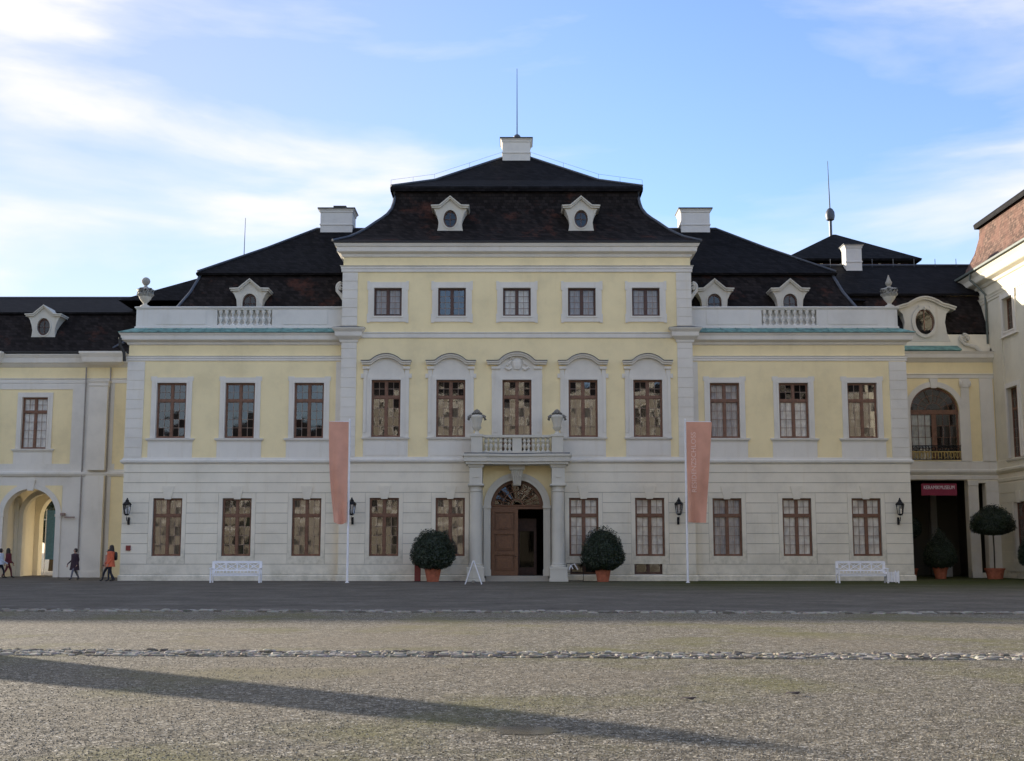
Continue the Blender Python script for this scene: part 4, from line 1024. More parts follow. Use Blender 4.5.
# ------------------------------------------------------------------ the range across the court (behind the viewer; seen in the window reflections)
opp = thing('opposite_range', 'long yellow palace range across the court, facing the columned doorway', 'building', (0, -118, 0), R(180))
def opp_block(x0, x1, levels, wall_h, ridge):
    ox = [x0 + 2 + 3.8 * i for i in range(int((x1 - x0 - 3) / 3.8) + 1)]
    oh = [(x - .8, x + .8, z, z + 3.4) for x in ox for z in levels]
    w = MB(); w.wall(x0, x1, 0, wall_h, oh, 0, .4, 0)
    w.quad((x0, 0, 0), (x0, 14, 0), (x0, 14, wall_h), (x0, 0, wall_h)); w.quad((x1, 0, 0), (x1, 14, 0), (x1, 14, wall_h), (x1, 0, wall_h)); w.quad((x0, 14, 0), (x1, 14, 0), (x1, 14, wall_h), (x0, 14, wall_h))
    w.build('wall', M['opp'], opp)
    w = MB(); w.box(x0 + .5, x1 - .5, .42, .6, 0, wall_h - .1); w.build('interior', M['opp_dark'], opp)
    w = MB(); w.mould(x0, x1, 0, [(0, 6.2), (.2, 6.4), (0, 6.7)], .1); w.mould(x0, x1, 0, [(0, wall_h - 1), (.2, wall_h - .8), (.6, wall_h - .1), (0, wall_h)], 14)
    for x in ox:
        for z in levels[1:]: w.box(x - 1.1, x - .8, -.08, .05, z, z + 3.4); w.box(x + .8, x + 1.1, -.08, .05, z, z + 3.4); w.box(x - 1.1, x + 1.1, -.1, .05, z + 3.4, z + 3.8)
    w.build('trim', M['grey'], opp)
    w = MB(); w.rings([[(x0 - .5, -.6, wall_h), (x1 + .5, -.6, wall_h), (x1 + .5, 14.6, wall_h), (x0 - .5, 14.6, wall_h)], [(x0 + 3, 6.9, ridge), (x1 - 3, 6.9, ridge), (x1 - 3, 7.1, ridge), (x0 + 3, 7.1, ridge)]]); w.build('roof', M['roof'], opp)
opp_block(-62, 26, (1.4, 7.8, 14.2, 20.0), 25.2, 30.5)
opp_block(26.02, 80, (1.4, 7.6), 13.6, 21.2)

# ------------------------------------------------------------------ urns, lanterns and other loose pieces
def urn(loc, label, tall=False):
    t = thing('parapet_urn', label, 'urn', loc, 0, 'stone urns on the parapets')
    b = MB(); b.lathe([(.26, 0), (.28, .05), (.24, .10), (.12, .16), (.11, .24), (.2, .34), (.30, .46), (.34, .55), (.36, .60)], 0, 0, 0, 16); b.build('bowl', M['stone'], t, smooth=40)
    b = MB(); b.lathe([(.34, .60), (.38, .72), (.36, .86), (.40, .92), (.30, 1.02), (.2, 1.12), (.1, 1.2), (.07, 1.28)], 0, 0, 0, 16)
    for k in range(10):
        a = 2 * math.pi * k / 10
        b.tube([(.30 * math.cos(a), .30 * math.sin(a), .62), (.40 * math.cos(a), .40 * math.sin(a), .76), (.42 * math.cos(a), .42 * math.sin(a), .95 + .06 * (k % 2)), (.28 * math.cos(a), .28 * math.sin(a), 1.06)], [.07, .11, .11, .06], 6)
    b.build('garland', M['oldstone'], t, smooth=50)
    b = MB(); b.lathe([(.07, 1.24), (.14, 1.30), (.22, 1.40), (.25, 1.51), (.21, 1.62), (.10, 1.71), (.01, 1.73)] if not tall else [(.07, 1.22), (.16, 1.3), (.19, 1.42), (.12, 1.56), (.08, 1.68), (.02, 1.86)], 0, 0, 0, 12); b.build('flame_knob', M['oldstone'], t, smooth=50)
urn((-20.9, WY + .45, 15.16), 'weathered stone urn topped by a round ball at the left end of the parapet')
urn((20.95, WY + .45, 15.16), 'pale stone urn with pointed flame top at the right end of the parapet', True)

def balcony_vase(loc, label):
    t = thing('balcony_vase', label, 'vase', loc, 0, 'stone vases on the balcony')
    b = MB(); b.box(-.17, .17, -.17, .17, 0, .06); b.lathe([(.16, .06), (.10, .14), (.10, .2), (.22, .32), (.26, .42)], 0, 0, 0, 14)
    b.lathe([(.20, .42), (.24, .62), (.30, .82), (.34, .96), (.30, 1.04), (.16, 1.1)], 0, 0, 0, 14); b.build('body', M['stone'], t, smooth=40)
    b = MB()
    for sx in (-1, 1): b.tube([(sx * .20, 0, 1.06), (sx * .33, -.02, 1.02), (sx * .43, -.04, .94), (sx * .46, -.02, .84), (sx * .40, -.02, .78)], [.05, .08, .10, .08, .04], 7)
    b.lathe([(.1, 1.08), (.17, 1.16), (.18, 1.24), (.12, 1.33), (.02, 1.38)], 0, 0, 0, 10)
    for k in range(8): a = k * math.pi / 4; b.tube([(.18 * math.cos(a), .18 * math.sin(a), 1.05), (.26 * math.cos(a), .26 * math.sin(a), 1.14), (.16 * math.cos(a), .16 * math.sin(a), 1.2)], .05, 5)
    b.build('handle', M['darkstone'], t, smooth=50)
balcony_vase((-2.16, -1.05, 7.8), 'carved stone vase on the balcony pier above the column beside the sandwich board')
balcony_vase((2.16, -1.05, 7.8), 'carved stone vase on the balcony pier above the column beside the wire stand')

def wall_lantern(loc, label):
    t = thing('wall_lantern', label, 'lantern', loc, 0, 'black wall lanterns along the facade')
    b = MB(); b.box(-.06, .06, -.03, 0, -.18, .22); b.tube([(0, -.03, .1), (0, -.18, .0), (0, -.34, .02), (0, -.42, .16), (0, -.42, .30)], .025, 6); b.tube([(0, -.03, -.12), (0, -.14, -.16), (0, -.22, -.06), (0, -.18, .02)], .02, 6); b.build('bracket', M['iron'], t)
    b = MB(); cy, z = -.42, .30
    b.lathe([(.06, 0), (.13, .05), (.15, .1)], 0, cy, z, 6)
    for k in range(6): a = k * math.pi / 3; b.tube([(.145 * math.cos(a), cy + .145 * math.sin(a), z + .1), (.21 * math.cos(a), cy + .21 * math.sin(a), z + .58)], .016, 4)
    b.lathe([(.24, .58), (.25, .62), (.14, .74), (.10, .76), (.11, .80), (.05, .88), (.03, .96)], 0, cy, z, 6); b.build('lantern_frame', M['iron'], t)
    b = MB(); b.lathe([(.135, .1), (.2, .58)], 0, cy, z, 6); b.build('lantern_glass', M['lampglass'], t)
    b = MB(); b.lathe([(.02, .12), (.05, .2), (.05, .32), (.02, .4)], 0, cy, z, 8); b.build('bulb', M['curtain'], t)
for (x, y), lb in (((-21.16, WY - .06), 'black wall lantern on the corner beside the orange-jacketed person'), ((-8.9, -.06), 'black wall lantern next to the pole of the banner hanging left of its pole'),
                   ((8.72, -.06), 'black wall lantern next to the pole of the banner hanging right of its pole'), ((20.78, WY - .06), 'black wall lantern on the wall above the white slatted box')):
    wall_lantern((x, y, 3.2), lb)

def banner(x, y, side, label, text):
    t = thing('banner_pole', label, 'banner', (x, y, 0), 0, 'orange banners on white poles')
    b = MB(); b.lathe([(.10, 0), (.10, .05), (.06, .06), (.055, 4), (.045, 8.25), (.05, 8.27), (.05, 8.33), (.01, 8.36)], 0, 0, 0, 12); b.tube([(0, 0, 8.2), (side * (1.02 if side < 0 else 1.34), 0, 8.2)], .022, 6); b.build('pole', M['paint_white'], t, smooth=40)
    c = MB(); nx, nz = 14, 60; P_ = []
    for j in range(nz + 1):
        tz = j / nz; z = 8.2 - 5.15 * tz
        for i in range(nx + 1):
            u = i / nx; W = 1.0 - .34 * tz ** 2.2 if side < 0 else 1.32 - .40 * tz
            xx = side * (.06 + u * W); yy = .09 * math.sin(u * 5.5 + tz * 5) * (.15 + tz) + .12 * u * math.sin(tz * 8 + 1) * tz + .07 * math.sin(u * 11 - tz * 3) * tz - .05 * u
            zz = z - (.10 * math.sin(u * math.pi) * tz if side < 0 else .03 * u) - (.28 * (1 - u) * -1 * 0)
            P_.append((xx, yy - .02, zz))
    c.add(P_, [(j * (nx + 1) + i, j * (nx + 1) + i + 1, (j + 1) * (nx + 1) + i + 1, (j + 1) * (nx + 1) + i) for j in range(nz) for i in range(nx)])
    cl = c.build('banner_cloth', M['banner'], t, smooth=80)
    if text: text_mesh(text, .36, .003, M['banner_text'], cl, (.50, -.20, 4.55), (R(90), R(-90), 0), (1.0, .95, 1))
    return t
banner(-8.62, -4, -1, 'orange banner hanging left of its white pole, before the windows near the bench', '')
banner(8.64, -4, 1, 'orange banner with pale vertical lettering hanging right of its white pole', 'RESIDENZSCHLOSS')

# benches
def bench(loc, label, rz=0):
    t = thing('garden_bench', label, 'bench', loc, rz, 'white lattice benches')
    W = 1.2; wm = M['paint_white']
    b = MB()
    for k in range(5): b.box(-W, W, -.48 + .10 * k, -.40 + .10 * k, .44, .47)
    b.box(-W + .05, W - .05, -.46, -.42, .34, .44); b.box(-W + .05, W - .05, -.06, -.02, .36, .44); b.build('seat', wm, t)
    b = MB(); b.box(-W, W, .0, .06, .98, 1.10); b.box(-W + .06, W - .06, .01, .05, .60, .66); b.box(-W, -W + .07, 0, .06, .5, .98); b.box(W - .07, W, 0, .06, .5, .98)
    xs = arr(-W + .07, W - .07, 4)
    for i, (xa, xb) in enumerate(zip(xs[:-1], xs[1:])):
        if i: b.box(xa - .03, xa + .03, .005, .055, .66, .98)
        b.tube([(xa, .02, .66), (xb, .02, .98)], .022, 4); b.tube([(xa, .04, .98), (xb, .04, .66)], .022, 4)
        m_ = (xa + xb) / 2; b.tube([(m_ - .1, .03, .82), (m_, .03, .93), (m_ + .1, .03, .82), (m_, .03, .71), (m_ - .1, .03, .82)], .018, 4)
    for i in range(13): x = -W + .15 + (2 * W - .3) * i / 12; b.box(x - .015, x + .015, .015, .045, .5, .6)
    b.build('backrest', wm, t)
    for sx in (-1, 1):
        for y0 in (-.50, .0):
            b = MB(); xa, xb = sorted((sx * (W + .0), sx * (W + .07))); b.box(xa, xb, y0, y0 + .07, 0, .70 if y0 < 0 else 1.08); b.build('leg', wm, t)
        b = MB(); xa, xb = sorted((sx * (W - .01), sx * (W + .09))); b.box(xa, xb, -.54, .0, .70, .75); b.build('armrest', wm, t)
bench((-14.3, -3.6, 0), 'white wooden bench with lattice back below the windows left of the doorway')
bench((17.35, -4.2, 0), 'white wooden bench with lattice back beside the small slatted box', R(2))
t = thing('slatted_box', 'small white slatted box standing beside the right-hand bench', 'box', (18.85, -4.4, 0))
b = MB()
for k in range(4): b.box(-.26 + .135 * k, -.15 + .135 * k, -.24, -.21, .06, .56); b.box(-.26 + .135 * k, -.15 + .135 * k, .21, .24, .06, .56)
b.box(-.28, -.25, -.24, .24, .06, .56); b.box(.255, .285, -.24, .24, .06, .56); b.box(-.245, .25, -.2, .2, .08, .12); b.build('slats', M['paint_white'], t)
for sx in (-1, 1):
    for sy in (-1, 1):
        b = MB(); b.box(sx * .27 - .035, sx * .27 + .035, sy * .24 - .035, sy * .24 + .035, 0, .62); b.build('leg', M['paint_white'], t)

# sandwich board seen edge-on, wire stand, red post
t = thing('sandwich_board', 'white framed sandwich board seen edge on on the asphalt before the column', 'sign', (-2.14, -6.6, 0))
for sx in (-1, 1):
    b = MB()
    for y in (-.32, .32): b.tube([(sx * .40, y, 0), (sx * .02, y, 1.12)], .022, 6)
    b.tube([(sx * .02, -.32, 1.12), (sx * .02, .32, 1.12)], .022, 6); b.tube([(sx * .352, -.32, .14), (sx * .352, .32, .14)], .022, 6)
    q0 = [(sx * .345, -.30, .16), (sx * .345, .30, .16), (sx * .045, .30, 1.07), (sx * .045, -.30, 1.07)]
    b.quad(*q0); b.quad(*[(x + sx * .012, y, z) for x, y, z in q0]); b.build('board', M['paint_white'], t)
b = MB(); b.tube([(-.29, 0, .3), (0, .02, .28), (.29, 0, .3)], .008, 4); b.lathe([(.02, -.06), (.09, -.03), (.10, .03), (.03, .07)], 0, -.1, .12, 10); b.build('weight', M['step'], t)
t = thing('wire_stand', 'low black wire stand before the cellar window at the column', 'stand', (3.05, -1.3, 0))
b = MB()
for x in (-.45, .45):
    b.tube([(x, 0, 0), (x, 0, .5), (x * .95, .05, .95)], .016, 5); b.tube([(x, .35, 0), (x, .0, .1)], .014, 5)
b.tube([(-.45, 0, .06), (.45, 0, .06)], .016, 5); b.tube([(-.43, .05, .95), (.43, .05, .95)], .016, 5); b.tube([(-.45, 0, .48), (.45, 0, .48)], .012, 5); b.build('frame', M['iron'], t)
b = MB(); b.tube([(-.30, -.01, .62), (-.20, -.01, .86), (-.02, -.01, .92), (.12, -.01, .70), (.16, -.01, .62)], .04, 6); b.tube([(-.20, -.01, .86), (-.1, -.01, .66)], .03, 6); b.build('white_loop', M['paint_white'], t)
t = thing('red_post', 'slim dark red pillar standing behind the left potted bush', 'post', (-5.28, -1.0, 0))
b = MB(); b.box(-.16, .16, -.10, .10, .02, 1.86); b.build('panel', M['post_red'], t)
b = MB(); b.box(-.19, .19, -.13, .13, 0, .02); b.box(-.17, .17, -.11, .11, 1.86, 1.89); b.build('base', M['iron'], t)

# potted evergreens
def crown_mesh(fn, n, leaf, core_scale=.86, seed=1, rough=1.):
    rnd = random.Random(seed); b = MB(); off = Vector((seed * 3.1, seed * 1.7, 0))
    def rad(d): return fn(d) * (1 + rough * (.10 * noise.noise(d * 2.3 + off) + .07 * noise.noise(d * 6 + off)))
    nu, nv = (20, 14) if rough == 1 else (28, 60); vs = []
    for j in range(nv + 1):
        th = math.pi * j / nv
        for i in range(nu):
            ph = 2 * math.pi * i / nu; d = Vector((math.sin(th) * math.cos(ph), math.sin(th) * math.sin(ph), math.cos(th)))
            vs.append(d * rad(d) * core_scale)
    b.add(vs, [(j * nu + i, (j + 1) * nu + i, (j + 1) * nu + (i + 1) % nu, j * nu + (i + 1) % nu) for j in range(nv) for i in range(nu)], 1)
    for _ in range(n):
        d = Vector((rnd.gauss(0, 1), rnd.gauss(0, 1), rnd.gauss(0, 1))).normalized()
        p = d * rad(d) * (rnd.uniform(1 - .16 * rough, 1.0) + (rnd.random() < .06 * rough) * rnd.uniform(0, .07))
        nrm = (d + Vector((rnd.gauss(0, .55), rnd.gauss(0, .55), rnd.gauss(0, .55) + .25))).normalized()
        u = nrm.cross(Vector((rnd.gauss(0, 1), rnd.gauss(0, 1), rnd.gauss(0, 1)))).normalized(); v = nrm.cross(u)
        L_, W_ = leaf * rnd.uniform(.7, 1.3), leaf * .5 * rnd.uniform(.7, 1.2)
        b.quad(p - u * L_, p - v * W_, p + u * L_, p + v * W_)
    return b
def pot_mesh(r0, r1, h):
    b = MB(); b.lathe([(r0, 0), (r0 * 1.02, .04), (r1, h * .82), (r1 * 1.10, h * .83), (r1 * 1.12, h), (r1 * .98, h), (r1 * .95, h - .08)], 0, 0, 0, 24); return b
def potted(loc, label, fn, cz, pot, n=7000, leaf=.055, stem=None, seed=1, squash=(1, 1, 1)):
    t = thing('potted_tree', label, 'potted tree', loc, 0, 'evergreens in terracotta pots')
    b = pot_mesh(*pot); p = b.build('pot', M['terra'], t, smooth=40)
    s_ = MB(); s_.lathe([(pot[1] * .95, 0), (.02, .03)], 0, 0, pot[2] - .09, 16); s_.build('soil', M['soil'], p)
    k = MB(); k.tube([(0, 0, pot[2] - .1), (.02, 0, (pot[2] + cz) / 2), (0, .01, cz)], [.07, .06, .05] if not stem else [stem] * 3, 8); k.build('trunk', M['bark'], t)
    c = crown_mesh(fn, n, leaf, seed=seed); co = c.build('crown', [M['leaf'], M['leaf_core']], t, (0, 0, cz)); co.scale = squash
    return t
def dome(rx, up, dn):
    def f(d):
        rz = up if d.z > 0 else dn
        return 1 / math.sqrt((d.x ** 2 + d.y ** 2) / rx ** 2 + d.z ** 2 / rz ** 2)
    return f
def cone(r, h, dn):
    def f(d):   # cone with its base dn below the centre, apex h above
        hr = math.hypot(d.x, d.y); t1 = h / (d.z + hr * h / r) if d.z + hr * h / r > 1e-4 else 1e9
        t2 = -dn / d.z if d.z < -1e-4 else 1e9
        return min(t1, t2, r * 1.02 / max(hr, 1e-4) if d.z < .2 else 1e9)
    return f
def conedome(r, h, dn):
    a, b_ = dome(r * 1.0, h, dn), cone(r * 1.28, h * 1.05, dn)
    return lambda d: min(a(d) * 1.04, b_(d))
potted((-4.42, -1.8, 0), 'wide round evergreen in a terracotta pot before the red post', dome(1.20, 1.45, .72), 1.32, (.31, .44, .84), 9000, seed=3)
potted((4.50, -1.8, 0), 'egg shaped evergreen in a terracotta pot beside the wire stand', dome(1.17, 1.72, .66), 1.22, (.30, .42, .80), 9000, seed=5)
potted((27.5, 4.6, 0), 'umbrella shaped evergreen on a bare stem in a shallow pot by the passage pier', dome(1.28, 1.25, .42), 2.95, (.42, .52, .62), 8000, .06, .045, seed=8)
potted((24.5, 5.0, 0), 'broad conical evergreen in an orange pot before the dark passage', conedome(.92, 1.95, .6), 1.18, (.30, .40, .66), 7000, .05, seed=11)
potted((29.0, 2.6, 0), 'slender conical evergreen in a terracotta pot at the cream range wall', conedome(.85, 2.2, .5), 1.15, (.30, .40, .74), 7000, .05, seed=13)
potted((24.0, 8.9, 0), 'dark round evergreen on a bare stem just inside the passage', dome(.78, .85, .55), 2.9, (.34, .42, .55), 4000, .055, .05, seed=15)
# unseen yew added out of view to throw the long gravel shadow
SUN_E = 11.7; YD = 30.0; tip = Vector((2.0, -57.6)); sd = Vector((-.79, .61)); yx, yy = tip + sd * YD

# ------------------------------------------------------------------ people
def skin_body(name, joints, edges, parent, mat_of, mats, loc=(0, 0, 0)):
    me = bpy.data.meshes.new(name); me.from_pydata([j[0] for j in joints], edges, [])
    o = bpy.data.objects.new(name, me); C.objects.link(o)
    md = o.modifiers.new('Skin', 'SKIN'); md.use_smooth_shade = True
    sv = me.skin_vertices[0].data
    for i, j in enumerate(joints): sv[i].radius = (j[1], j[2] if len(j) > 2 else j[1]); sv[i].use_root = (i == 0)
    s = o.modifiers.new('Sub', 'SUBSURF'); s.levels = s.render_levels = 2
    dg = bpy.context.evaluated_depsgraph_get(); dg.update()
    m2 = bpy.data.meshes.new_from_object(o.evaluated_get(dg)); m2.name = name
    bpy.data.objects.remove(o)
    m2.materials.clear()
    for m in mats: m2.materials.append(m)
    for p in m2.polygons: p.material_index = mat_of(p.center); p.use_smooth = True
    return link(name, m2, parent, loc)

def person(loc, rz, label, coat, trousers, hairm, h=1.70, stride=.25, coat_len=.62, long_hair=False, arm=(.1, 0), pack=None, coat_parent=True, top=None):
    t = thing('person', label, 'person', loc, rz)
    k = h / 1.70; hip = .88
    J = [((0, 0, hip), .13, .10), ((0, .01, 1.12), .125, .095), ((0, 0, 1.36), .15, .10), ((0, .01, 1.47), .06, .055), ((0, -.01, 1.53), .055, .06), ((0, -.02, 1.60), .082, .10), ((0, -.01, 1.67), .06, .075)]
    E_ = [(0, 1), (1, 2), (2, 3), (3, 4), (4, 5), (5, 6)]
    for sx in (-1, 1):
        s_ = stride * sx; i = len(J)
        J += [((sx * .09, 0, hip - .06), .095), ((sx * .095, -s_ * .45 - .03, .48), .062), ((sx * .10, -s_ * .9 + .02 + abs(stride) * .1, .09), .042), ((sx * .11, -s_ * .9 - .13 + abs(stride) * .1, .035), .035)]
        E_ += [(0, i), (i, i + 1), (i + 1, i + 2), (i + 2, i + 3)]
        i = len(J); a = arm[0]
        J += [((sx * .19, 0, 1.38), .058), ((sx * .245, .02 + a * .3, 1.10), .046), ((sx * .23, -.06 - a + s_ * .3, .88), .034), ((sx * .22, -.09 - a + s_ * .3, .80), .034), ((sx * .215, -.11 - a + s_ * .3, .73), .020)]
        E_ += [(2, i), (i, i + 1), (i + 1, i + 2), (i + 2, i + 3), (i + 3, i + 4)]
        w0 = i + 3
        for f in range(4):
            q_ = len(J); y = -.07 - a + s_ * .3 - .022 * f
            J += [((sx * (.222), y - .0, .735), .009), ((sx * .212, y - .012, .70 - (.01 if f in (1, 2) else 0)), .007)]; E_ += [(w0, q_), (q_, q_ + 1)]
    J = [((x * k, y * k, z * k), *[r * k for r in rr]) for (x, y, z), *rr in J]
    def mo(c):
        z = c.z / k
        if z < .11: return 3
        if z > 1.455: return 0
        if abs(c.x) > .185 * k and z < .82: return 0
        if z < hip + .04 and abs(c.x) < .2 * k: return 1
        return 2
    body = skin_body('body', J, E_, t, mo, [M['skin'], M[trousers], M[coat], M['boot']])
    # coat skirt with open hem
    c = MB(); z1, z0 = 1.40 * k, (1.40 - coat_len) * k; prof = []
    for i in range(9):
        u = i / 8; z = z1 + (z0 - z1) * u; rx = (.235 - .02 * math.sin(u * 3.1) * .6 + .075 * u * u) * k; prof.append((rx, z))
    c.lathe([(.09 * k, 1.45 * k)] + prof, 0, 0, 0, 18, 0, 1, .72); c.f = c.f[:-1]; c.m = c.m[:-1]
    c.build('coat', M[top or coat], t, smooth=70)
    hb = MB(); hb.lathe([(.02, 1.735), (.065, 1.72), (.095, 1.67), (.105, 1.61), (.10, 1.55), (.075, 1.50)] if not long_hair else [(.02, 1.735), (.07, 1.72), (.10, 1.67), (.115, 1.60), (.12, 1.50), (.14, 1.40), (.13, 1.26), (.05, 1.2)], 0, .028, 0, 14, 0, 1, 1.0)
    hb.v = [(x * k, y * k, z * k) for x, y, z in hb.v]; hb.build('hair', M[hairm], t, smooth=60)
    fc = MB(); fc.lathe([(.002, 0), (.016, .01), (.012, .03), (.004, .05)], 0, -.118 * k, 1.575 * k, 6)
    for sx in (-1, 1): fc.lathe([(.002, -.008), (.011, 0), (.002, .008)], sx * .034 * k, -.102 * k, 1.615 * k, 8)
    fc.build('face', M['skin'], t, smooth=60)
    if pack:
        b = MB(); b.lathe([(.06, 0), (.15, .04), (.17, .2), (.16, .36), (.08, .45)], 0, .22 * k, 1.0 * k, 14, 0, 1, .62)
        for sx in (-1, 1): b.tube([(sx * .10, .16, 1.38), (sx * .12, .0, 1.45), (sx * .13, -.12, 1.36), (sx * .13, -.1, 1.15), (sx * .1, .1, 1.05)], .02, 5)
        b.build('backpack', M[pack], t, smooth=60)
    return t
person((-24.6, 2.2, 0), R(-28), 'person striding in a dark plum coat and grey leggings before the grey pilaster', 'cloth_dark', 'jeans_light', 'hair', 1.72, .42, .86)
person((-21.5, -1.3, 0), R(-65), 'person with long dark hair, orange jacket and black backpack at the wall corner', 'cloth_orange', 'jeans', 'hair', 1.88, .12, .70, True, pack='boot')
person((-21.85, -.6, 0), R(-80), 'person in salmon top and dark jeans half hidden behind the orange jacket', 'cloth_salmon', 'jeans', 'hair', 1.66, .34, .5)
person((-30.62, 6.9, 0), R(110), 'person in pale blue jacket and dark trousers walking past the archway', 'cloth_white', 'jeans', 'hair', 1.72, .3, .6, arm=(.2, 0))
person((-30.42, 7.5, 0), R(115), 'person in dark red clothes and black boots walking past the archway', 'cloth_red', 'cloth_red', 'hair', 1.74, .3, .55, True)

# teal banner and a tree beyond the archway
t = thing('teal_banner', 'tall teal banner seen through the archway', 'banner', (-33.55, 22.5, 0))
b = MB(); b.tube([(-.27, 0, 0), (-.27, 0, 4.6)], .04, 8); b.build('pole', M['paint_white'], t); b = MB(); b.box(-.22, .5, -.02, .02, 1.0, 4.5); b.build('cloth', M['teal'], t)

# ------------------------------------------------------------------ ground
def ground_mat():
    m, nt, b = new_mat('gravel')
    tc = N(nt, 'ShaderNodeTexCoord')
    v1 = N(nt, 'ShaderNodeTexVoronoi', Scale=48.); nt.links.new(tc.outputs['Object'], v1.inputs['Vector'])
    v2 = N(nt, 'ShaderNodeTexVoronoi', Scale=15.); nt.links.new(tc.outputs['Object'], v2.inputs['Vector'])
    sp = N(nt, 'ShaderNodeSeparateColor'); nt.links.new(v1.outputs['Color'], sp.inputs[0])
    r = ramp(nt, [(0, (.090, .077, .056)), (.35, (.158, .137, .100)), (.7, (.215, .187, .138)), (.88, (.29, .255, .195)), (.96, (.48, .44, .37))])
    nt.links.new(sp.outputs[0], r.inputs['Fac'])
    sp2 = N(nt, 'ShaderNodeSeparateColor'); nt.links.new(v2.outputs['Color'], sp2.inputs[0])
    r2 = ramp(nt, [(0, (.6, .6, .6)), (.6, (.95, .95, .95)), (.9, (1.25, 1.25, 1.25))]); nt.links.new(sp2.outputs[1], r2.inputs['Fac'])
    mu = N(nt, 'ShaderNodeMix'); mu.data_type = 'RGBA'; mu.blend_type = 'MULTIPLY'; mu.inputs[0].default_value = 1.
    nt.links.new(r.outputs['Color'], mu.inputs[6]); nt.links.new(r2.outputs['Color'], mu.inputs[7])
    # patches of moss and sand
    n1 = N(nt, 'ShaderNodeTexNoise', Scale=.28, Detail=6., Roughness=.6); nt.links.new(tc.outputs['Object'], n1.inputs['Vector'])
    rm = ramp(nt, [(.50, (0, 0, 0)), (.64, (.62, .62, .62))]); nt.links.new(n1.outputs['Fac'], rm.inputs['Fac'])
    c1 = mixc(nt, mu.outputs[2], (.15, .14, .05), rm.outputs['Color'])
    n2 = N(nt, 'ShaderNodeTexNoise', Scale=.13, Detail=4.); nt.links.new(tc.outputs['Object'], n2.inputs['Vector'])
    rs = ramp(nt, [(.5, (0, 0, 0)), (.66, (.4, .4, .4))]); nt.links.new(n2.outputs['Fac'], rs.inputs['Fac'])
    c2 = mixc(nt, c1, (.22, .18, .125), rs.outputs['Color'])
    nt.links.new(c2, b.inputs['Base Color']); b.inputs['Roughness'].default_value = .95; b.inputs['Specular IOR Level'].default_value = .12
    bp = N(nt, 'ShaderNodeBump', Strength=.4, Distance=.012); bp.invert = True; nt.links.new(v1.outputs['Distance'], bp.inputs['Height'])
    bp2 = N(nt, 'ShaderNodeBump', Strength=.5, Distance=.06); n3 = N(nt, 'ShaderNodeTexNoise', Scale=2.2, Detail=8.); nt.links.new(tc.outputs['Object'], n3.inputs['Vector'])
    nt.links.new(n3.outputs['Fac'], bp2.inputs['Height']); nt.links.new(bp.outputs[0], bp2.inputs['Normal']); nt.links.new(bp2.outputs[0], b.inputs['Normal'])
    return m
def asphalt_mat():
    m, nt, b = new_mat('old_asphalt')
    tc = N(nt, 'ShaderNodeTexCoord')
    n1 = N(nt, 'ShaderNodeTexNoise', Scale=.5, Detail=8., Roughness=.7); nt.links.new(tc.outputs['Object'], n1.inputs['Vector'])
    r = ramp(nt, [(.3, (.10, .089, .073)), (.55, (.15, .135, .113)), (.75, (.215, .193, .162))]); nt.links.new(n1.outputs['Fac'], r.inputs['Fac'])
    sp = N(nt, 'ShaderNodeSeparateXYZ'); nt.links.new(tc.outputs['Object'], sp.inputs[0])
    mp = N(nt, 'ShaderNodeMapping'); mp.inputs['Scale'].default_value = (.12, .5, 1); n2 = N(nt, 'ShaderNodeTexNoise', Scale=1., Detail=5.); nt.links.new(tc.outputs['Object'], mp.inputs[0]); nt.links.new(mp.outputs[0], n2.inputs['Vector'])
    # moss along the foot of the right half of the facade
    a = N(nt, 'ShaderNodeMapRange'); a.inputs['From Min'].default_value = -22; a.inputs['From Max'].default_value = -4; nt.links.new(sp.outputs[1], a.inputs['Value'])
    a2 = N(nt, 'ShaderNodeMapRange'); a2.inputs['From Min'].default_value = -2; a2.inputs['From Max'].default_value = 9; nt.links.new(sp.outputs[0], a2.inputs['Value'])
    m1 = N(nt, 'ShaderNodeMath', operation='MULTIPLY'); nt.links.new(a.outputs[0], m1.inputs[0]); nt.links.new(a2.outputs[0], m1.inputs[1])
    m2 = N(nt, 'ShaderNodeMath', operation='MULTIPLY'); nt.links.new(m1.outputs[0], m2.inputs[0]); nt.links.new(n2.outputs['Fac'], m2.inputs[1])
    m3 = N(nt, 'ShaderNodeMath', operation='MULTIPLY'); m3.inputs[1].default_value = 1.9; m3.use_clamp = True; nt.links.new(m2.outputs[0], m3.inputs[0])
    c = mixc(nt, r.outputs['Color'], (.060, .066, .022), m3.outputs[0])
    gn = N(nt, 'ShaderNodeTexNoise', Scale=5., Detail=8., Roughness=.85); nt.links.new(tc.outputs['Object'], gn.inputs['Vector']); gr_ = ramp(nt, [(.36, (.72, .72, .72)), (.64, (1.3, 1.3, 1.3))]); nt.links.new(gn.outputs['Fac'], gr_.inputs['Fac'])
    gm_ = N(nt, 'ShaderNodeMix'); gm_.data_type = 'RGBA'; gm_.blend_type = 'MULTIPLY'; gm_.inputs[0].default_value = 1.; nt.links.new(c, gm_.inputs[6]); nt.links.new(gr_.outputs['Color'], gm_.inputs[7]); c = gm_.outputs[2]
    nt.links.new(c, b.inputs['Base Color']); b.inputs['Roughness'].default_value = .9; b.inputs['Specular IOR Level'].default_value = .06
    n3 = N(nt, 'ShaderNodeTexNoise', Scale=14., Detail=6., Roughness=.8); nt.links.new(tc.outputs['Object'], n3.inputs['Vector'])
    bp = N(nt, 'ShaderNodeBump', Strength=.7, Distance=.03); nt.links.new(n3.outputs['Fac'], bp.inputs['Height']); nt.links.new(bp.outputs[0], b.inputs['Normal'])
    return m
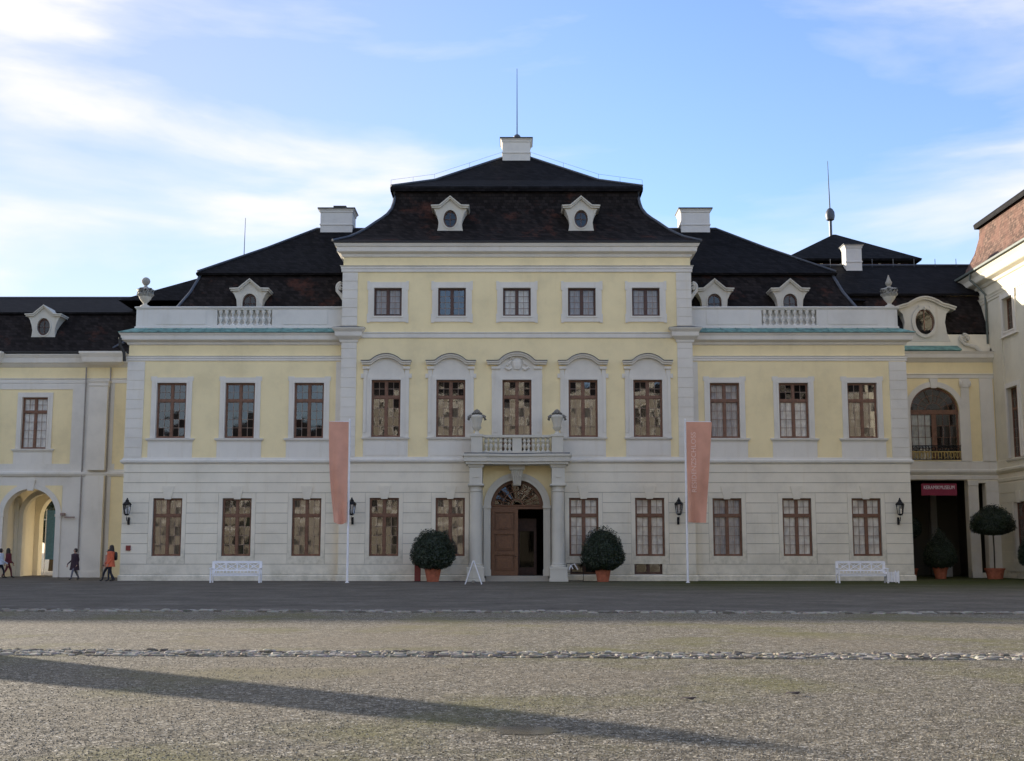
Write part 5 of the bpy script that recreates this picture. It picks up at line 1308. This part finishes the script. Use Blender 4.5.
g = MB(); g.quad((-900, -900, 0), (900, -900, 0), (900, 900, 0), (-900, 900, 0)); structure(g.build('ground', ground_mat()))
rnd = random.Random(77); g = MB(); n_ = 0
ico = [(0, 0, 1), (.9, 0, .1), (.28, .86, .05), (-.73, .53, .1), (-.73, -.53, .05), (.28, -.86, .1)]
icf = [(0, 1, 2), (0, 2, 3), (0, 3, 4), (0, 4, 5), (0, 5, 1)]
while n_ < 52000:
    d_ = 9.0 + 11.5 * rnd.random() ** 1.7; y = -68.1 + d_; x = -.27 + rnd.uniform(-1, 1) * (d_ * .43 + .4)
    r_ = .005 + .008 * rnd.random() ** 2; a = rnd.uniform(0, 6.28); ca, sa = math.cos(a) * r_, math.sin(a) * r_ * rnd.uniform(.6, 1); h_ = r_ * rnd.uniform(.6, 1.1); tx, ty = rnd.gauss(0, .25) * r_, rnd.gauss(0, .25) * r_
    g.add([(x + px * ca - py * sa + pz * tx, y + px * sa + py * ca + pz * ty, pz * h_) for px, py, pz in ico], icf); n_ += 1
m, nt, b = new_mat('pebble'); gm = N(nt, 'ShaderNodeNewGeometry'); rr = ramp(nt, [(0, (.085, .07, .05)), (.5, (.17, .145, .105)), (.85, (.27, .235, .175)), (1, (.50, .46, .38))]); nt.links.new(gm.outputs['Random Per Island'], rr.inputs['Fac']); nt.links.new(rr.outputs['Color'], b.inputs['Base Color']); b.inputs['Roughness'].default_value = .8; b.inputs['Specular IOR Level'].default_value = .25
o = g.build('loose_gravel', m); o['kind'] = 'stuff'; o['label'] = 'loose pale pebbles strewn over the gravel court'; o['category'] = 'gravel'
LA = lambda x: -34.6 - .06 * x; LB = lambda x: -48.3 - .055 * x
g = MB(); g.quad((-45, LA(-45), .004), (45, LA(45), .004), (45, 30, .004), (-45, 30, .004)); structure(g.build('asphalt_path', asphalt_mat()))
m, nt, b = new_mat('cobble_stone'); gm = N(nt, 'ShaderNodeNewGeometry'); rr = ramp(nt, [(0, (.17, .15, .12)), (.5, (.34, .305, .25)), (1, (.52, .48, .41))]); nt.links.new(gm.outputs['Random Per Island'], rr.inputs['Fac'])
tc = N(nt, 'ShaderNodeTexCoord'); nz = N(nt, 'ShaderNodeTexNoise', Scale=18., Detail=5.); nt.links.new(tc.outputs['Object'], nz.inputs['Vector'])
mm_ = N(nt, 'ShaderNodeMix'); mm_.data_type = 'RGBA'; mm_.blend_type = 'MULTIPLY'; mm_.inputs[0].default_value = .5; nt.links.new(rr.outputs['Color'], mm_.inputs[6]); nt.links.new(nz.outputs['Color'], mm_.inputs[7])
nt.links.new(mm_.outputs[2], b.inputs['Base Color']); b.inputs['Roughness'].default_value = .9; b.inputs['Specular IOR Level'].default_value = .12; M['cobble'] = m
def cobbles(fn, rows, x0, x1, sx, sy, hmax, hmin):
    b = MB(); rnd = random.Random(5)
    for rI in range(rows):
        x = x0 + rnd.uniform(0, sx)
        while x < x1:
            L_ = sx * rnd.uniform(.6, 1.5); y = fn(x) + (rI - (rows - 1) / 2) * sy + rnd.gauss(0, sy * .10); h = rnd.uniform(hmin, hmax); a = rnd.gauss(0, .12)
            if rnd.random() > .06:
                W = sy * rnd.uniform(.38, .5); l = L_ * .47
                def ring(k, z, j=0): return [(x + (px * math.cos(a) - py * math.sin(a)) + rnd.gauss(0, j), y + (px * math.sin(a) + py * math.cos(a)) + rnd.gauss(0, j), z + rnd.gauss(0, j * .6)) for px, py in ((-l * k, -W * .6 * k), (-l * .6 * k, -W * k), (l * .6 * k, -W * k), (l * k, -W * .6 * k), (l * k, W * .6 * k), (l * .6 * k, W * k), (-l * .6 * k, W * k), (-l * k, W * .6 * k))]
                b.rings([ring(1, -.03), ring(1, h * .55, .008), ring(.72, h, .008)])
            x += L_
    return b
structure(cobbles(LB, 7, -13, 13, .17, .155, .034, .008).build('cobblestone_path', M['cobble']))
structure(cobbles(LA, 4, -26, 26, .26, .22, .05, .02).build('cobblestone_kerb', M['cobble']))
m, nt, b = new_mat('puddle_water'); b.inputs['Base Color'].default_value = (.135, .115, .08, 1); b.inputs['Roughness'].default_value = .12
tc = N(nt, 'ShaderNodeTexCoord'); nz = N(nt, 'ShaderNodeTexNoise', Scale=4., Detail=4.); nt.links.new(tc.outputs['Object'], nz.inputs['Vector']); bp = N(nt, 'ShaderNodeBump', Strength=.05, Distance=.02); nt.links.new(nz.outputs['Fac'], bp.inputs['Height']); nt.links.new(bp.outputs[0], b.inputs['Normal'])
mpd = N(nt, 'ShaderNodeMapping'); mpd.inputs['Location'].default_value = (.15 / .58, 56.55 / .55, 0); mpd.inputs['Scale'].default_value = (1 / .58, 1 / .55, 0); nt.links.new(tc.outputs['Object'], mpd.inputs[0])
ln = N(nt, 'ShaderNodeVectorMath', operation='LENGTH'); nt.links.new(mpd.outputs[0], ln.inputs[0])
nz2 = N(nt, 'ShaderNodeTexNoise', Scale=7., Detail=6., Roughness=.7); nt.links.new(tc.outputs['Object'], nz2.inputs['Vector'])
sm = N(nt, 'ShaderNodeMath', operation='MULTIPLY_ADD'); nt.links.new(nz2.outputs['Fac'], sm.inputs[0]); sm.inputs[1].default_value = .9; nt.links.new(ln.outputs['Value'], sm.inputs[2])
ra_ = ramp(nt, [(.95, (.85, .85, .85)), (1.2, (0, 0, 0))]); nt.links.new(sm.outputs[0], ra_.inputs['Fac']); nt.links.new(ra_.outputs['Color'], b.inputs['Alpha'])
pd = MB(); pd.add([(-.15 + (.56 + .0 * noise.noise(Vector((math.cos(a) * 1.5, math.sin(a) * 1.5, 4)))) * math.cos(a), -56.55 + (.54 + .0 * noise.noise(Vector((math.cos(a) * 2, math.sin(a) * 2, 1)))) * math.sin(a), .006) for a in [2 * math.pi * i / 48 for i in range(48)]], [tuple(range(48))])
structure(pd.build('puddle_water', m))
for (x, y), lb in (((1.62, -54.3), 'small dark dead leaf lying on the gravel, the nearer to the doorway axis'), ((2.86, -53.8), 'small dark dead leaf lying on the gravel, farther to the right')):
    b = MB(); b.add([(-.09, 0, .012), (-.03, -.04, .03), (.05, -.03, .012), (.1, .01, .04), (.03, .05, .02), (-.05, .04, .035)], [(0, 1, 2, 3, 4, 5)]); tag(b.build('fallen_leaf', M['leafdead'], None, (x, y, .004)), lb, 'leaf', 'dead leaves on the gravel')

# the added yew itself, a made-up shadow caster
t = thing('shadow_yew', 'made-up conical yew out of view, added to cast the long shadow on the gravel', 'tree', (yx, yy, 0))
Hy = YD * math.tan(R(SUN_E)) + .10
YP = [(0, .0), (.08, .16), (.19, .27), (.43, .46), (.9, .62), (1.37, .70), (2.4, .98), (4.0, 1.35), (Hy - .3, 1.6), (Hy - .2, .4)]  # outline shaped to give the cast shadow its width and taper
def yew_r(d):
    t_ = .05
    while t_ < 9:
        z_ = Hy - 1.6 - d.z * t_; hr = math.hypot(d.x, d.y) * t_
        if z_ < 0 or z_ > Hy - .25: break
        for (h0, r0), (h1, r1) in zip(YP[:-1], YP[1:]):
            if h0 <= z_ <= h1: lim = r0 + (r1 - r0) * (z_ - h0) / (h1 - h0)
        if hr > lim: break
        t_ += .04
    return t_
c = crown_mesh(yew_r, 14000, .05, .985, 21, .12); c.build('crown', [M['leaf'], M['leaf_core']], t, (0, 0, 1.6))
k = MB(); k.tube([(0, 0, -.05), (0, 0, 1.2)], .16, 8); k.build('trunk', M['bark'], t)
# a few trees beyond the archway
def far_tree(loc, label, r, h, seed):
    t = thing('far_tree', label, 'tree', loc, 0, 'trees beyond the archway')
    b = MB(); b.tube([(0, 0, 0), (.1, 0, h * .4), (0, .1, h * .7)], [.25, .2, .1], 8)
    for kx in range(5): a = kx * 1.3; b.tube([(0, 0, h * .4), (r * .6 * math.cos(a), r * .6 * math.sin(a), h * .75)], [.1, .04], 6)
    b.build('trunk', M['bark'], t); crown_mesh(dome(r, h * .4, h * .3), 5000, .16, .6, seed).build('crown', [M['leaf'], M['leaf_core']], t, (0, 0, h * .65))
far_tree((-37.5, 34, 0), 'leafy tree beyond the archway, nearer the teal banner', 2.4, 6.5, 31)
far_tree((-43.5, 44, 0), 'leafy tree beyond the archway, farther back', 3.0, 7.5, 33)

# ------------------------------------------------------------------ sky, sun, camera
az = math.atan2(-.79, .61)                       # measured from +Y towards +X
sdir = Vector((math.sin(az) * math.cos(R(SUN_E)), math.cos(az) * math.cos(R(SUN_E)), math.sin(R(SUN_E))))
wd = bpy.data.worlds.new('World'); scene.world = wd; wd.use_nodes = True; nt = wd.node_tree
bg = nt.nodes['Background']
sky = N(nt, 'ShaderNodeTexSky'); sky.sky_type = 'NISHITA'; sky.sun_disc = False; sky.sun_elevation = R(SUN_E); sky.sun_rotation = az
sky.altitude = 300; sky.air_density = 1.0; sky.dust_density = .35; sky.ozone_density = 1.6
tc = N(nt, 'ShaderNodeTexCoord'); sp = N(nt, 'ShaderNodeSeparateXYZ'); nt.links.new(tc.outputs['Generated'], sp.inputs[0])
mp = N(nt, 'ShaderNodeMapping'); mp.inputs['Scale'].default_value = (1.5, 1.5, 6.0); mp.inputs['Rotation'].default_value = (0, R(-8), 0); mp.inputs['Location'].default_value = (.9, .2, .55); nt.links.new(tc.outputs['Generated'], mp.inputs[0])
nz = N(nt, 'ShaderNodeTexNoise', Scale=2.2, Detail=8., Roughness=.52, Distortion=.25); nt.links.new(mp.outputs[0], nz.inputs['Vector'])
lm = N(nt, 'ShaderNodeMapRange'); lm.interpolation_type = 'SMOOTHSTEP'; lm.inputs['From Min'].default_value = .16; lm.inputs['From Max'].default_value = -.46; lm.inputs['To Min'].default_value = .0; lm.inputs['To Max'].default_value = .34; nt.links.new(sp.outputs[0], lm.inputs['Value'])
cr = ramp(nt, [(.45, (0, 0, 0)), (.54, (.22, .22, .22)), (.68, (.85, .85, .85))]); nt.links.new(nz.outputs['Fac'], cr.inputs['Fac'])
ad = N(nt, 'ShaderNodeMath', operation='ADD'); ad.use_clamp = True; nt.links.new(cr.outputs['Color'], ad.inputs[0]); nt.links.new(lm.outputs[0], ad.inputs[1])
bl = N(nt, 'ShaderNodeMix'); bl.data_type = 'RGBA'; bl.blend_type = 'MULTIPLY'; bl.inputs[0].default_value = 1.; nt.links.new(sky.outputs[0], bl.inputs[6]); bl.inputs[7].default_value = (1.03, 1.06, 1.29, 1)
CLOUD = 4.0
gl_ = N(nt, 'ShaderNodeMapRange'); gl_.interpolation_type = 'SMOOTHSTEP'; gl_.inputs['From Min'].default_value = .15; gl_.inputs['From Max'].default_value = -.45; gl_.inputs['To Min'].default_value = 1; gl_.inputs['To Max'].default_value = .60; nt.links.new(sp.outputs[0], gl_.inputs['Value'])
b2 = N(nt, 'ShaderNodeMix'); b2.data_type = 'RGBA'; b2.blend_type = 'MULTIPLY'; b2.inputs[0].default_value = 1.; nt.links.new(bl.outputs[2], b2.inputs[6]); nt.links.new(gl_.outputs[0], b2.inputs[7])
out = mixc(nt, b2.outputs[2], (CLOUD, CLOUD * .985, CLOUD * 1.04), ad.outputs[0])
nt.links.new(out, bg.inputs['Color']); bg.inputs['Strength'].default_value = .10

sl = bpy.data.lights.new('sun', 'SUN'); sl.energy = 4.2; sl.angle = R(.55); sl.color = (1, .90, .76)
so = bpy.data.objects.new('sun', sl); C.objects.link(so); so.rotation_euler = sdir.to_track_quat('Z', 'Y').to_euler()

cam = bpy.data.cameras.new('camera'); co = bpy.data.objects.new('camera', cam); C.objects.link(co)
cam.sensor_width = 36; cam.lens = 1250 / 1024 * 36; cam.clip_end = 3000; cam.clip_start = .1
co.location = (-.27, -68.1, 1.6); co.rotation_euler = (R(90) + math.atan(170.5 / 1250), 0, 0)
scene.camera = co
scene.render.resolution_x, scene.render.resolution_y = 1024, 761
vs = scene.view_settings; vs.view_transform = 'Standard'; vs.look = 'None'; vs.gamma = 1; vs.exposure = 1.42
scene.cycles.use_denoising = True; scene.cycles.max_bounces = 6; scene.cycles.transparent_max_bounces = 12
